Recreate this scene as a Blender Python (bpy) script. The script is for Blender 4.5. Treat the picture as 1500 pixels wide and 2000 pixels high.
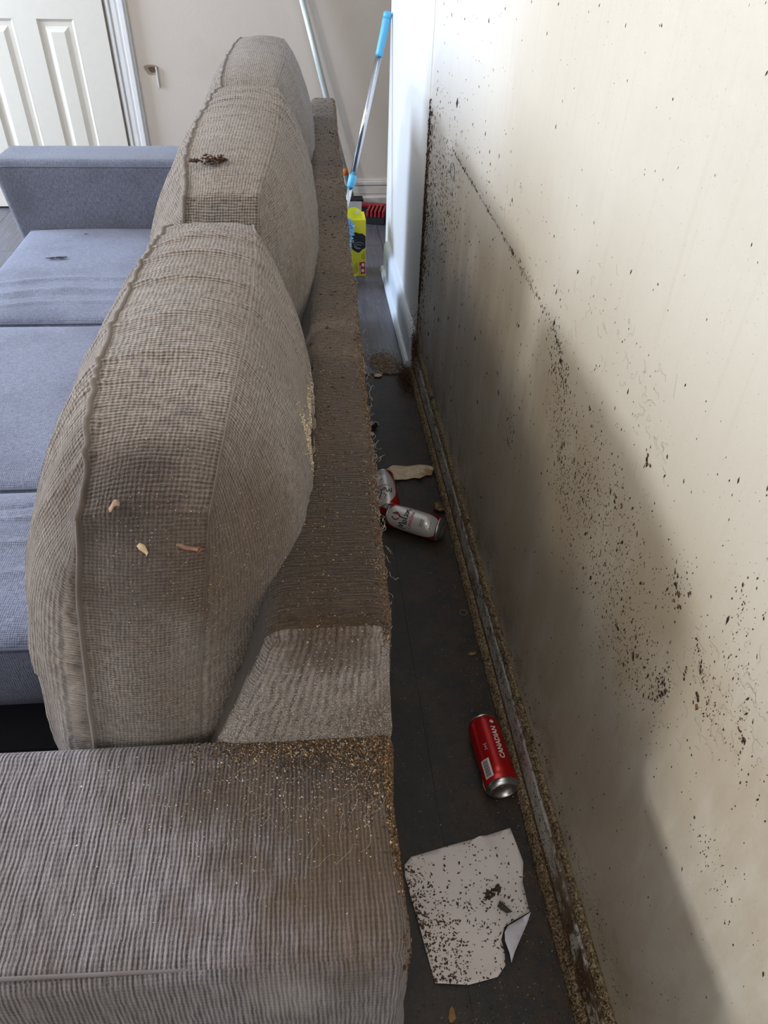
import bpy, bmesh, math, random
import numpy as np
from mathutils import Vector, Matrix
random.seed(7); R = np.random.default_rng(7)
for o in list(bpy.data.objects): bpy.data.objects.remove(o)
COL = bpy.context.scene.collection
def lin(c):
    return tuple(((x/255)/12.92 if x/255 <= .04045 else ((x/255+.055)/1.055)**2.4) for x in c)

# ---------------------------------------------------------------- camera
F_PX, PITCH, YAW, ROLL, CAMH = 1439.29, math.radians(40.566), math.radians(7.1845), math.radians(1.8095), 1.3565
fwd = Vector((math.sin(YAW)*math.cos(PITCH), math.cos(YAW)*math.cos(PITCH), -math.sin(PITCH)))
rt = Vector((math.cos(YAW), -math.sin(YAW), 0)); up = rt.cross(fwd)
r2 = rt*math.cos(ROLL)+up*math.sin(ROLL); u2 = -rt*math.sin(ROLL)+up*math.cos(ROLL)
cam = bpy.data.cameras.new('camera'); co = bpy.data.objects.new('camera', cam); COL.objects.link(co)
M = Matrix((r2, u2, -fwd)).transposed().to_4x4(); M.translation = (0, 0, CAMH); co.matrix_world = M
cam.sensor_fit = 'VERTICAL'; cam.sensor_height = 24; cam.sensor_width = 18
cam.lens = F_PX/2000*24; cam.clip_start = .02
bpy.context.scene.camera = co
# ---------------------------------------------------------------- world, light, exposure
S = bpy.context.scene
S.view_settings.view_transform = 'Standard'; S.view_settings.look = 'None'; S.view_settings.gamma = 1
S.view_settings.exposure = -0.13; S.view_settings.use_curve_mapping = False
w = bpy.data.worlds.new('world'); S.world = w; w.use_nodes = True
w.node_tree.nodes['Background'].inputs[0].default_value = (.75, .86, 1, 1)
w.node_tree.nodes['Background'].inputs[1].default_value = 1.0
def area(name, loc, target, sx, sy, power, col, spread=180):
    l = bpy.data.lights.new(name, 'AREA'); l.shape = 'RECTANGLE'; l.size = sx; l.size_y = sy
    l.energy = power; l.color = col; l.spread = math.radians(spread)
    o = bpy.data.objects.new(name, l); COL.objects.link(o); o.location = loc
    o.rotation_euler = (Vector(target)-Vector(loc)).to_track_quat('-Z', 'Y').to_euler(); return o
area('daylight_near_window', (-3.1, .60, 2.14), (0, 1.0, .9), .6, .30, 66, (.95, .97, 1))
area('daylight_far_window', (-3.1, 3.5, 1.35), (0, 2.6, .5), 1.1, 1.5, 155, (.66, .80, 1))
area('rear_fill', (-.35, -1.7, 1.75), (.1, 1.4, .4), 1.3, 1.2, 14, (.95, .97, 1))  # added fill lamp behind the camera to lift the dark gap; no window there
area('overhead_fill', (.02, .15, 2.40), (.06, .9, 0), .5, .9, 7, (1, .98, .95))  # added unseen lamp overhead, brightens the floor and cans behind the sofa
area('ceiling_light', (-1.45, 1.7, 2.36), (-.3, 1.2, .5), .34, .34, 15, (1, .86, .68))

# ---------------------------------------------------------------- helpers
def mesh(name, V, F, mat, parent=None, smooth=True, uv=None, col=None):
    me = bpy.data.meshes.new(name); V = np.asarray(V, np.float32)
    if isinstance(F, np.ndarray):
        n, k = F.shape
        me.vertices.add(len(V)); me.vertices.foreach_set('co', V.ravel())
        me.loops.add(n*k); me.loops.foreach_set('vertex_index', F.ravel().astype(np.int32))
        me.polygons.add(n); me.polygons.foreach_set('loop_start', (np.arange(n)*k).astype(np.int32))
        me.update(calc_edges=True)
    else:
        me.from_pydata([tuple(map(float, v)) for v in V], [], [tuple(map(int, f)) for f in F]); me.update()
    if smooth: me.polygons.foreach_set('use_smooth', np.ones(len(me.polygons), bool))
    if uv is not None:
        l = me.uv_layers.new(name='UVMap'); l.data.foreach_set('uv', np.asarray(uv, np.float32).ravel())
    if col is not None:
        a = me.color_attributes.new('Col', 'FLOAT_COLOR', 'POINT')
        c = np.ones((len(V), 4), np.float32); c[:, :3] = col; a.data.foreach_set('color', c.ravel())
    me.validate()
    if mat: me.materials.append(mat)
    o = bpy.data.objects.new(name, me); COL.objects.link(o)
    if parent: o.parent = parent
    return o
def empty(name, loc=(0, 0, 0), rz=0):
    o = bpy.data.objects.new(name, None); COL.objects.link(o); o.location = loc; o.rotation_euler = (0, 0, rz)
    o.empty_display_size = .05; return o
def tag(o, label, cat, group=None, kind=None):
    o['label'] = label; o['category'] = cat
    if group: o['group'] = group
    if kind: o['kind'] = kind
    return o
def boxes(name, bs, mat, parent=None, bev=0, smooth=False):
    bm = bmesh.new()
    for (x0, x1, y0, y1, z0, z1) in bs:
        r = bmesh.ops.create_cube(bm, size=1)['verts']
        for v in r: v.co = ((x0+x1)/2+v.co.x*(x1-x0), (y0+y1)/2+v.co.y*(y1-y0), (z0+z1)/2+v.co.z*(z1-z0))
    if bev: bmesh.ops.bevel(bm, geom=bm.edges[:], offset=bev, segments=2, affect='EDGES', profile=.6)
    me = bpy.data.meshes.new(name); bm.to_mesh(me); bm.free(); me.materials.append(mat)
    if smooth: me.polygons.foreach_set('use_smooth', np.ones(len(me.polygons), bool))
    o = bpy.data.objects.new(name, me); COL.objects.link(o)
    if parent: o.parent = parent
    return o
def struct(o): o['kind'] = 'structure'; return o
def lathe(name, prof, mat, parent=None, n=48, frm=None, to=None, smooth=True):
    V = []; F = []
    for r, z in prof:
        for i in range(n):
            t = 2*math.pi*i/n; V.append((r*math.cos(t), r*math.sin(t), z))
    for j in range(len(prof)-1):
        for i in range(n): F.append((j*n+i, j*n+(i+1) % n, (j+1)*n+(i+1) % n, (j+1)*n+i))
    if prof[0][0] > 1e-6: F.append(tuple(reversed(range(n))))
    if prof[-1][0] > 1e-6: F.append(tuple((len(prof)-1)*n+i for i in range(n)))
    V = np.array(V)
    if frm is not None:
        a = Vector(frm); q = (Vector(to)-a).to_track_quat('Z', 'Y').to_matrix()
        V = V@np.array(q).T+np.array(a)
    return mesh(name, V, F, mat, parent, smooth)
def tube(name, P, r, mat, parent=None, n=8, rr=None):
    P = np.array(P, float); k = len(P); T = np.gradient(P, axis=0); T /= np.linalg.norm(T, axis=1)[:, None]+1e-9
    ref = np.array([0, 0, 1.]) if abs(T[:, 2]).mean() < .85 else np.array([1., 0, 0])
    A = np.cross(T, ref); A /= np.linalg.norm(A, axis=1)[:, None]+1e-9; B = np.cross(T, A)
    rad = np.full(k, r) if rr is None else np.array(rr)
    th = np.arange(n)*2*np.pi/n
    V = (P[:, None]+rad[:, None, None]*(np.cos(th)[None, :, None]*A[:, None]+np.sin(th)[None, :, None]*B[:, None])).reshape(-1, 3)
    i = np.arange(k-1)[:, None]*n; j = np.arange(n)[None]; j2 = (j+1) % n
    F = np.stack([i+j, i+j2, i+n+j2, i+n+j], -1).reshape(-1, 4)
    F = [tuple(f) for f in F]+[tuple(reversed(range(n))), tuple((k-1)*n+q for q in range(n))]
    return mesh(name, V, F, mat, parent)
OCT = np.array([[1, 0, 0], [-1, 0, 0], [0, 1, 0], [0, -1, 0], [0, 0, 1], [0, 0, -1]], float)
OF = np.array([[0, 2, 4], [2, 1, 4], [1, 3, 4], [3, 0, 4], [2, 0, 5], [1, 2, 5], [3, 1, 5], [0, 3, 5]])
def grains(name, P, N, size, mat, pal, aspect=(1., .7, .5), parent=None, dirn=None, spread=math.pi):
    """many tiny crumbs lying on a surface: P points, N normals"""
    P = np.asarray(P, float); n = len(P); N = np.broadcast_to(np.asarray(N, float), (n, 3))
    ref = np.array([0, 0, 1.]) if dirn is None else np.array(dirn, float)
    A = ref-(N@ref)[:, None]*N; bad = np.linalg.norm(A, axis=1) < .1; A[bad] = np.cross(N[bad], [1, .2, 0])
    A /= np.linalg.norm(A, axis=1)[:, None]; B = np.cross(N, A)
    t = R.uniform(-spread, spread, n)[:, None]; A, B = A*np.cos(t)+B*np.sin(t), B*np.cos(t)-A*np.sin(t)
    s = np.asarray(size)*np.ones(n)
    a = [s*k*R.uniform(.7, 1.35, n) for k in aspect]
    jit = 1+R.uniform(-.35, .35, (n, 6, 1))
    V = P[:, None]+jit*(OCT[None, :, 0, None]*(A*a[0][:, None])[:, None]+OCT[None, :, 1, None]*(B*a[1][:, None])[:, None]+OCT[None, :, 2, None]*(N*a[2][:, None])[:, None])+(N*a[2][:, None]*.4)[:, None]
    F = (OF[None]+np.arange(n)[:, None, None]*6).reshape(-1, 3)
    pal = np.array([lin(c) for c in pal]); c = pal[R.integers(0, len(pal), n)]*R.uniform(.7, 1.25, (n, 1))
    return mesh(name, V.reshape(-1, 3), F, mat, parent, False, None, np.repeat(c, 6, 0))
def sample(o, n, wfn):
    me = o.data; V = np.zeros(len(me.vertices)*3); me.vertices.foreach_get('co', V); V = V.reshape(-1, 3)
    L = np.zeros(len(me.loops), int); me.loops.foreach_get('vertex_index', L)
    F = L.reshape(-1, 4); p = V[F]; cen = p.mean(1); nn = np.cross(p[:, 2]-p[:, 0], p[:, 3]-p[:, 1]); ar = np.linalg.norm(nn, axis=1)+1e-12
    nn /= ar[:, None]; wt = np.clip(wfn(cen, nn), 0, None)*ar; wt /= wt.sum()
    k = R.choice(len(F), n, p=wt); s, t = R.random((n, 1)), R.random((n, 1)); q = p[k]
    return q[:, 0]*(1-s)*(1-t)+q[:, 1]*s*(1-t)+q[:, 2]*s*t+q[:, 3]*(1-s)*t, nn[k]
def lattice(xs, ys, zs):
    """surface lattice of a box; returns vertex params, quads, face axis id"""
    idx = {}; 
    ax = [np.asarray(xs), np.asarray(ys), np.asarray(zs)]; n = [len(a) for a in ax]
    Fs = []; ids = []
    for d in range(3):
        e, f = (d+1) % 3, (d+2) % 3
        for side in (0, 1):
            I, J = np.meshgrid(np.arange(n[e]-1), np.arange(n[f]-1), indexing='ij')
            def vid(i, j):
                t = [None]*3; t[d] = np.full_like(i, side*(n[d]-1)); t[e] = i; t[f] = j
                return (t[0]*n[1]+t[1])*n[2]+t[2]
            q = [vid(I, J), vid(I+1, J), vid(I+1, J+1), vid(I, J+1)]
            if side == 0: q = q[::-1]
            Fs.append(np.stack(q, -1).reshape(-1, 4)); ids.append(np.full((n[e]-1)*(n[f]-1), d*2+side))
    F = np.concatenate(Fs); ids = np.concatenate(ids); u, inv = np.unique(F, return_inverse=True); F = inv.reshape(F.shape)
    P = np.stack([ax[0][u//(n[1]*n[2])], ax[1][(u//n[2]) % n[1]], ax[2][u % n[2]]], -1)
    return P, F, ids
def box_uv(P, F, ids, rib):
    """metre uv; rib = axis the ribs run along"""
    q = P[F]; uv = np.zeros((len(F), 4, 2))
    for d in range(3):
        m = (ids//2) == d; e, f = [a for a in range(3) if a != d]
        if rib == f or rib == d: e, f = f, e
        uv[m, :, 0] = q[m][:, :, e]; uv[m, :, 1] = q[m][:, :, f]+.37*d
    return uv.reshape(-1, 2)
def vnormals(V, F):
    nn = np.cross(V[F[:, 2]]-V[F[:, 0]], V[F[:, 3]]-V[F[:, 1]]); N = np.zeros_like(V)
    for k in range(4): np.add.at(N, F[:, k], nn)
    return N/(np.linalg.norm(N, axis=1)[:, None]+1e-12)
def snoise(P, seed, oct=5, f0=1.):
    g = np.random.default_rng(seed); P = np.atleast_2d(P.T).T; out = np.zeros(len(P)); a = 1.; f = f0
    for _ in range(oct):
        for k in range(3):
            d = g.normal(size=P.shape[1]); d /= np.linalg.norm(d)+1e-9
            out += a*np.sin(f*(P@d)*g.uniform(.7, 1.4)+g.uniform(0, 6.28))/3
        a *= .55; f *= 1.9
    return out
def rcoords(h, r, step, k=4):
    a = np.tan(np.linspace(-math.pi/4, 0, k+1))
    edge = -(h-r)+r*a*1.0; mid = np.linspace(-(h-r), h-r, max(2, int(2*(h-r)/step)+1))
    return np.unique(np.round(np.concatenate([edge, mid, -edge]), 6))
def rbox(h, r, step):
    P, F, ids = lattice(*[rcoords(h[i], r, step) for i in range(3)]); h = np.array(h)
    q = np.clip(P, -(h-r), h-r); d = P-q; l = np.linalg.norm(d, axis=1)[:, None]
    return np.where(l > 1e-9, q+d/np.maximum(l, 1e-9)*r, P), F, ids, P

# ---------------------------------------------------------------- materials
class NT:
    def __init__(s, name, rough=.6, metal=0., spec=None):
        s.m = bpy.data.materials.new(name); s.m.use_nodes = True; s.t = s.m.node_tree; s.b = s.t.nodes['Principled BSDF']
        s.b.inputs['Roughness'].default_value = rough; s.b.inputs['Metallic'].default_value = metal
        if spec is not None: s.b.inputs['Specular IOR Level'].default_value = spec
    def n(s, t, **k):
        x = s.t.nodes.new(t)
        for a, v in k.items(): setattr(x, a, v)
        return x
    def put(s, i, v):
        if isinstance(v, bpy.types.NodeSocket): s.t.links.new(v, i)
        elif isinstance(v, tuple) and len(v) == 3 and i.type == 'RGBA': i.default_value = (*v, 1)
        else: i.default_value = v
    def math(s, op, a, b=0., c=0.):
        x = s.n('ShaderNodeMath', operation=op); s.put(x.inputs[0], a); s.put(x.inputs[1], b); s.put(x.inputs[2], c); return x.outputs[0]
    def step(s, v, lo, hi):
        x = s.n('ShaderNodeMapRange', interpolation_type='SMOOTHSTEP'); s.put(x.inputs[0], v); s.put(x.inputs[1], lo); s.put(x.inputs[2], hi); return x.outputs[0]
    def mix(s, f, a, b, mode='MIX'):
        x = s.n('ShaderNodeMix', data_type='RGBA', blend_type=mode); s.put(x.inputs[0], f); s.put(x.inputs[6], a); s.put(x.inputs[7], b); return x.outputs[2]
    def obj(s): return s.n('ShaderNodeTexCoord').outputs['Object']
    def geo(s): return s.n('ShaderNodeNewGeometry').outputs['Position']
    def uv(s): return s.n('ShaderNodeTexCoord').outputs['UV']
    def map(s, v, sc=(1, 1, 1), loc=(0, 0, 0)):
        x = s.n('ShaderNodeMapping'); s.put(x.inputs[0], v); x.inputs['Scale'].default_value = sc; x.inputs['Location'].default_value = loc; return x.outputs[0]
    def noise(s, v, sc, det=4, rough=.55, out=0):
        x = s.n('ShaderNodeTexNoise'); s.put(x.inputs['Vector'], v); x.inputs['Scale'].default_value = sc; x.inputs['Detail'].default_value = det; x.inputs['Roughness'].default_value = rough; return x.outputs[out]
    def sep(s, v): x = s.n('ShaderNodeSeparateXYZ'); s.put(x.inputs[0], v); return x.outputs
    def col(s, c): s.put(s.b.inputs['Base Color'], c)
    def bump(s, h, dist=.001, st=1.):
        x = s.n('ShaderNodeBump'); s.put(x.inputs['Height'], h); x.inputs['Distance'].default_value = dist; x.inputs['Strength'].default_value = st
        s.t.links.new(x.outputs[0], s.b.inputs['Normal'])
def plain(name, c, rough=.5, metal=0., nz=.12, sc=30):
    s = NT(name, rough, metal); c = lin(c)
    f = s.noise(s.obj(), sc, 4); s.col(s.mix(f, tuple(x*(1-nz) for x in c), tuple(min(1, x*(1+nz)) for x in c))); return s.m
def attr_mat(name, rough=.85):
    s = NT(name, rough); a = s.n('ShaderNodeVertexColor', layer_name='Col'); s.col(a.outputs[0]); return s.m
def fabric(name, dark, light, pu, pv, stain, stain_amt=.5, cross=.5, dist=.0012, dust=None, sa=.3, na=1.5, spots=(), el=70):
    s = NT(name, .93, spec=.2); uv = s.uv()
    s.b.inputs['Sheen Weight'].default_value = .25; s.b.inputs['Sheen Roughness'].default_value = .5
    wob = s.noise(uv, 45, 3); wob2 = s.noise(s.map(uv, loc=(3, 5, 0)), 38, 3)
    x, y, _ = s.sep(uv)
    u = s.math('ADD', x, s.math('MULTIPLY', wob, .0045)); v = s.math('ADD', y, s.math('MULTIPLY', wob2, .0045))
    ru = s.math('SINE', s.math('MULTIPLY', u, 2*math.pi/pu)); rv = s.math('SINE', s.math('MULTIPLY', v, 2*math.pi/pv))
    slubv = s.noise(s.map(uv, (el, 1/pv*1.25, 1)), 1, 2, .6); slubu = s.noise(s.map(uv, (1/pu*1.25, el, 1)), 1, 2, .6)
    h = s.math('ADD', s.math('MULTIPLY', rv, sa), s.math('MULTIPLY', ru, sa*cross))
    h = s.math('ADD', h, s.math('MULTIPLY', s.math('SUBTRACT', slubv, .5), na))
    h = s.math('ADD', h, s.math('MULTIPLY', s.math('SUBTRACT', slubu, .5), na*cross))
    fine = s.noise(uv, 900, 2); h = s.math('ADD', h, s.math('MULTIPLY', s.math('SUBTRACT', fine, .5), 1.0))
    f = s.step(h, -.75, .75); c = s.mix(f, lin(dark), lin(light))
    P = s.obj(); big = s.noise(P, 5, 5, .6); c = s.mix(s.math('MULTIPLY', s.step(big, .42, .68), stain_amt), c, s.mix(f, tuple(k*.45 for k in lin(stain)), lin(stain)))
    if dust: d = s.noise(P, 2.2, 4, .6); c = s.mix(s.math('MULTIPLY', s.step(d, .38, .62), .45), c, s.mix(f, tuple(k*.6 for k in lin(dust)), lin(dust)))
    for (p, r, colr, amt) in spots:
        dd_ = s.n('ShaderNodeVectorMath', operation='DISTANCE'); s.put(dd_.inputs[0], P); dd_.inputs[1].default_value = p
        e_ = s.math('ADD', dd_.outputs['Value'], s.math('MULTIPLY', s.math('SUBTRACT', s.noise(P, 22, 5, .65), .5), r*.9))
        k_ = s.math('MULTIPLY', s.math('SUBTRACT', 1., s.step(e_, r*.35, r)), amt); c = s.mix(k_, c, s.mix(f, tuple(k*.45 for k in lin(colr)), lin(colr)))
    s.col(c); s.bump(h, dist, 1); return s.m, s
CRUMB = attr_mat('crumb')
ARM_F, _ = fabric('arm_fabric', (32, 29, 31), (166, 159, 165), .0050, .0042, (96, 80, 66), .5, .18, .0016, sa=.34, el=26, spots=(((-.05, .46, .65), .28, (92, 74, 56), .8), ((-.06, .462, .65), .10, (52, 38, 27), .9), ((-.005, .42, .64), .06, (66, 48, 32), .9), ((-.16, .47, .65), .06, (52, 38, 27), .8), ((-.03, .30, .64), .12, (104, 84, 62), .6), ((-.1, .22, .6), .05, (200, 194, 190), .4)))
CST = (((.0, -.30, .48), .17, (92, 76, 66), .75), ((.09, -.25, .40), .13, (104, 78, 54), .7), ((-.03, -.28, .52), .07, (70, 56, 50), .8), ((.12, -.29, .12), .24, (112, 88, 64), .7), ((.14, .02, .33), .12, (176, 150, 120), .6), ((.13, -.08, .30), .05, (130, 84, 52), .8))
CUSH1_F, _ = fabric('near_cushion_fabric', (74, 65, 60), (172, 160, 151), .0040, .0040, (120, 102, 86), .6, .8, .0017, dust=(166, 160, 158), spots=CST)
CUSH_F, _ = fabric('cushion_fabric', (76, 68, 62), (170, 158, 148), .0040, .0040, (122, 106, 90), .5, .8, .0015, dust=(158, 154, 156))
SEAT_F, _ = fabric('seat_fabric', (82, 88, 108), (140, 147, 172), .0036, .0036, (86, 92, 116), .5, .8, .0007)
RAIL_F, _ = fabric('rail_fabric', (42, 32, 23), (116, 95, 73), .0030, .0040, (62, 48, 35), .6, .5, .0014, sa=.07, na=1.8, spots=(((-.03, .72, .8), .55, (76, 58, 41), .75), ((-.02, .62, .8), .2, (58, 44, 32), .7)))
END_F, _ = fabric('frame_end_fabric', (66, 58, 54), (176, 166, 160), .0046, .0038, (110, 94, 80), .7, .3, .0013, sa=.2, el=40, spots=(((-.06, .47, .80), .075, (84, 66, 50), .8), ((.0, .46, .66), .07, (96, 76, 56), .7)))
FARM_F, _ = fabric('far_arm_fabric', (72, 76, 90), (130, 136, 156), .0042, .0042, (88, 90, 104), .4, .6, .0007)

def wall_mat(name, base, grime):
    s = NT(name, .42, spec=.35); P = s.geo(); x, y, z = s.sep(P)
    c = s.mix(s.step(y, 1.3, 2.35), lin(base), lin((226, 227, 228))) if grime else s.mix(0., lin(base), lin(base)); c3_ = lambda k: s.mix(1., c, tuple(k), 'MULTIPLY'); f = s.math('MULTIPLY', s.noise(P, 1.7, 5, .6), s.math('SUBTRACT', 1.2, s.step(y, 1.2, 2.3))); col = s.mix(s.step(f, .35, .7), c, c3_((.90, .885, .85)))  # cream near, white far: the change of light along the wall, painted in
    st = s.noise(s.map(P, (1, 26, 1.3)), 2.6, 4, .6); col = s.mix(s.math('MULTIPLY', s.step(st, .5, .78), .22), col, c3_((.72, .67, .58)))
    if grime:
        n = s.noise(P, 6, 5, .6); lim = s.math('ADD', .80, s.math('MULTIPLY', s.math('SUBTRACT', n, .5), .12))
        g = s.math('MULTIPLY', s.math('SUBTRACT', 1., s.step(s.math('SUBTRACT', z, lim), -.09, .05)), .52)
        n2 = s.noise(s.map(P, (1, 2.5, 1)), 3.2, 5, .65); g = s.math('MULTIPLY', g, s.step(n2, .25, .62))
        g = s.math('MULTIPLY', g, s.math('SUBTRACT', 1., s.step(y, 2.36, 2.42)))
        col = s.mix(g, col, lin((168, 148, 118)))  # film is part dirt, part painted-in brown tone of the sofa's shadow
        # grime creeping up from the skirting and in the corner of the jog
        n3 = s.noise(P, 14, 6, .7); low = s.math('SUBTRACT', 1., s.step(z, .09, .34))
        col = s.mix(s.math('MULTIPLY', s.math('MULTIPLY', low, s.step(n3, .42, .68)), .6), col, lin((120, 104, 84)))
        cor = s.math('MULTIPLY', s.step(y, 2.12, 2.37), s.math('SUBTRACT', 1., s.step(z, .62, .9)))
        n4 = s.noise(s.map(P, (1, 30, 4)), 3, 5, .7); col = s.mix(s.math('MULTIPLY', cor, s.step(n4, .5, .62)), col, lin((92, 70, 46)))
    sc = s.noise(s.map(P, (1, 120, 5), (0, 0, 0)), 1, 2, .4); fl = s.noise(P, 260, 2)
    col = s.mix(s.math('MULTIPLY', s.step(fl, .66, .74), .35), col, lin((120, 110, 92)))
    s.col(col); s.bump(s.math('ADD', s.math('MULTIPLY', s.noise(P, 55, 4), .6), s.math('MULTIPLY', sc, .25)), .0012, .7); return s.m
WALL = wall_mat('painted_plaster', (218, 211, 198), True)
STRIP = wall_mat('clean_painted_plaster', (226, 227, 228), False)
FARW = wall_mat('far_wall_paint', (204, 192, 180), False)
TRIM = plain('trim_paint', (226, 224, 222), .35, nz=.06)
DOORM = plain('door_paint', (216, 209, 197), .38, nz=.04)
def base_mat():
    s = NT('dirty_skirting_paint', .5); P = s.geo(); x, y, z = s.sep(P); n = s.noise(P, 22, 6, .7); n2 = s.noise(P, 70, 5, .7)
    c = s.mix(s.step(n, .5, .62), lin((208, 202, 194)), lin((140, 118, 92)))
    c = s.mix(s.math('MULTIPLY', s.step(n2, .56, .62), .75), c, lin((62, 48, 34)))
    nearf = s.math('SUBTRACT', 1., s.step(y, .42, .62)); c = s.mix(s.math('MULTIPLY', nearf, s.step(s.noise(P, 18, 6, .75), .42, .5)), c, lin((92, 68, 46)))
    s.col(c); s.bump(n2, .002, .8); return s.m
BASE = base_mat()
def crust_mat(name, a, b, c3, sc=240):
    s = NT(name, .9); P = s.geo(); n = s.noise(P, sc, 4, .7); v = s.n('ShaderNodeTexVoronoi'); s.put(v.inputs['Vector'], P); v.inputs['Scale'].default_value = sc*1.6
    c = s.mix(s.step(n, .38, .62), lin(a), lin(b)); c = s.mix(s.step(s.noise(P, sc/6, 4, .6), .55, .7), c, lin(c3)); s.col(c); s.bump(s.math('ADD', n, v.outputs['Distance']), .002, 1); return s.m
CRUST = crust_mat('droppings_crust', (88, 70, 48), (176, 156, 122), (66, 52, 36))
DARKCRUST = crust_mat('dark_crust', (40, 30, 20), (96, 70, 44), (120, 92, 60))
def floor_mat(grimy):
    s = NT('grimy_vinyl' if grimy else 'vinyl_plank', .5 if grimy else .3); P = s.geo(); x, y, z = s.sep(P)
    g = s.noise(s.map(P, (26, 2, 1)), 3, 5, .6); c = s.mix(g, lin((54, 52, 58)), lin((104, 102, 110)))
    gs = s.noise(s.map(P, (60, 6, 1)), 2, 4, .7); c = s.mix(s.math('MULTIPLY', s.step(gs, .55, .7), .5), c, lin((140, 138, 148)))
    if grimy:
        n = s.noise(P, 9, 6, .7); n2 = s.noise(P, 60, 5, .75); d = s.mix(s.step(n, .4, .65), lin((34, 34, 31)), lin((56, 44, 32)))
        d = s.mix(s.math('MULTIPLY', s.step(n2, .52, .66), .7), d, lin((20, 18, 15)))
        e = s.step(x, .20, .37); d = s.mix(s.math('MULTIPLY', e, s.step(s.noise(P, 25, 5, .7), .42, .6)), d, lin((62, 44, 28)))
        c = s.mix(.92, c, d); s.bump(n2, .0015, 1)
    s.col(c); return s.m
FLOOR = floor_mat(False); GRIME = floor_mat(True)

# ---------------------------------------------------------------- room shell
XR = .40; YJ = 2.39; XS = .394; YE = 3.40; YF = 4.20
struct(boxes('floor', [(-3.4, 1.9, -1.8, 4.4, -.08, -.006)], GRIME))
fl = bpy.data.objects['floor']
def add_plank(x0, x1, y0, y1, m):
    g_ = .0002 if m is GRIME else .0008; o = boxes('plank', [(x0+g_, x1-g_, y0+g_, y1-g_, -.0065, 0)], m, fl, g_); return o
for i, x0 in enumerate(np.arange(-3.4, 1.85, .19)):
    offs = [0, .6, .25][i % 3]
    ys = [-1.8]+[y for y in np.arange(-1.8+offs, 2.3, 1.2) if y > -1.7]+[2.33]
    for a, b in zip(ys[:-1], ys[1:]):
        if b-a > .02: add_plank(x0, x0+.19, a, b, GRIME)
    ys = [2.33]+[y for y in (3.02+[0, .55, .28][i % 3],) if y < 4.1]+[4.22]
    for a, b in zip(ys[:-1], ys[1:]): add_plank(x0, x0+.19, a, b, FLOOR)
struct(boxes('ceiling', [(-3.4, 1.9, -1.8, 4.4, 2.44, 2.5)], plain('ceiling_paint', (228, 226, 220), .9)))
# right wall: main plane, then a slightly proud clean stretch with a bull-nosed edge
def wall_right():
    prof = [(XR, -1.8), (XR, YJ)]
    for k in range(7):
        t = math.pi/2*k/6; prof.append((XR-(XR-XS)*(1-math.cos(t)) if 0 else XR-(XR-XS)*math.sin(t), YJ+.010*(1-math.cos(t))))
    prof += [(XS, YE-.012)]
    for k in range(1, 7):
        t = math.pi/2*k/6; prof.append((XS+.012*(1-math.cos(t)), YE-.012+.012*math.sin(t)))
    prof += [(XR+.12, YE), (XR+.12, -1.8)]
    V = [(x, y, 0) for x, y in prof]+[(x, y, 2.45) for x, y in prof]; n = len(prof)
    F = [(i, (i+1) % n, (i+1) % n+n, i+n)[::-1] for i in range(n)]
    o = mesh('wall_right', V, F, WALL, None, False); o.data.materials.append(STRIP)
    for p in o.data.polygons:
        if p.center.y > YJ+.001: p.material_index = 1
    return struct(o)
wr = wall_right()
struct(boxes('wall_far', [(-3.4, 1.9, YF, YF+.1, 0, 2.45)], FARW))
struct(boxes('wall_near', [(-3.4, 1.9, -1.9, -1.8, 0, 2.45)], FARW))
struct(boxes('wall_hall', [(1.8, 1.9, -1.8, 4.3, 0, 2.45)], FARW))
struct(boxes('wall_left', [(-3.4, -3.3, -1.8, .15, 0, 2.45), (-3.4, -3.3, .15, 1.05, 0, 1.88), (-3.4, -3.3, .15, 1.05, 2.38, 2.45), (-3.4, -3.3, 1.05, 2.95, 0, 2.45),
        (-3.4, -3.3, 2.95, 4.05, 0, .55), (-3.4, -3.3, 2.95, 4.05, 2.15, 2.45), (-3.4, -3.3, 4.05, 4.3, 0, 2.45)], FARW))
for k, (y0, y1, z0, z1) in enumerate([(.15, 1.05, 1.88, 2.38), (2.95, 4.05, .55, 2.15)]):
    wo = struct(boxes('window_%d' % (k+1), [(-3.4, -3.28, y0, y0+.05, z0, z1), (-3.4, -3.28, y1-.05, y1, z0, z1), (-3.4, -3.28, y0, y1, z0, z0+.05), (-3.4, -3.28, y0, y1, z1-.05, z1)], TRIM))

# ---- skirting along the right wall: profiled board with crusted top and quarter round
def extrude_y(name, prof, y0, y1, mat, parent=None, n=60, amp=0., seed=1, smooth=False):
    ys = np.linspace(y0, y1, n); k = len(prof); V = np.zeros((n, k, 3))
    for j, (x, z) in enumerate(prof): V[:, j] = np.stack([np.full(n, x), ys, np.full(n, z)], -1)
    if amp:
        q = V.reshape(-1, 3); V = (q+amp*np.stack([snoise(q*90, seed), 0*q[:, 0], snoise(q*90, seed+1)], -1)).reshape(n, k, 3); V[:, :, 2] = np.maximum(V[:, :, 2], .0005)
    i = np.arange(n-1)[:, None]*k; j = np.arange(k)[None]; j2 = (j+1) % k
    F = [tuple(f) for f in np.stack([i+j, i+k+j, i+k+j2, i+j2], -1).reshape(-1, 4)]+[tuple(range(k)), tuple(reversed([(n-1)*k+q for q in range(k)]))]
    return mesh(name, V.reshape(-1, 3), F, mat, parent, smooth)
bb = struct(extrude_y('baseboard_right', [(XR+.001, 0), (.386, 0), (.386, .080), (.389, .086), (.389, .092), (.394, .100), (XR+.001, .103)], -1.0, YJ-.005, BASE, n=40))
th = np.linspace(0, math.pi/2, 6)
qr = extrude_y('quarter_round', [(.386, 0)]+[(.386-.018*math.cos(t), .019*math.sin(t)) for t in th], .05, YJ-.03, CRUST, bb, 500, .0012, 5, True); qr['label'] = 'quarter round moulding caked in brown droppings'
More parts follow.
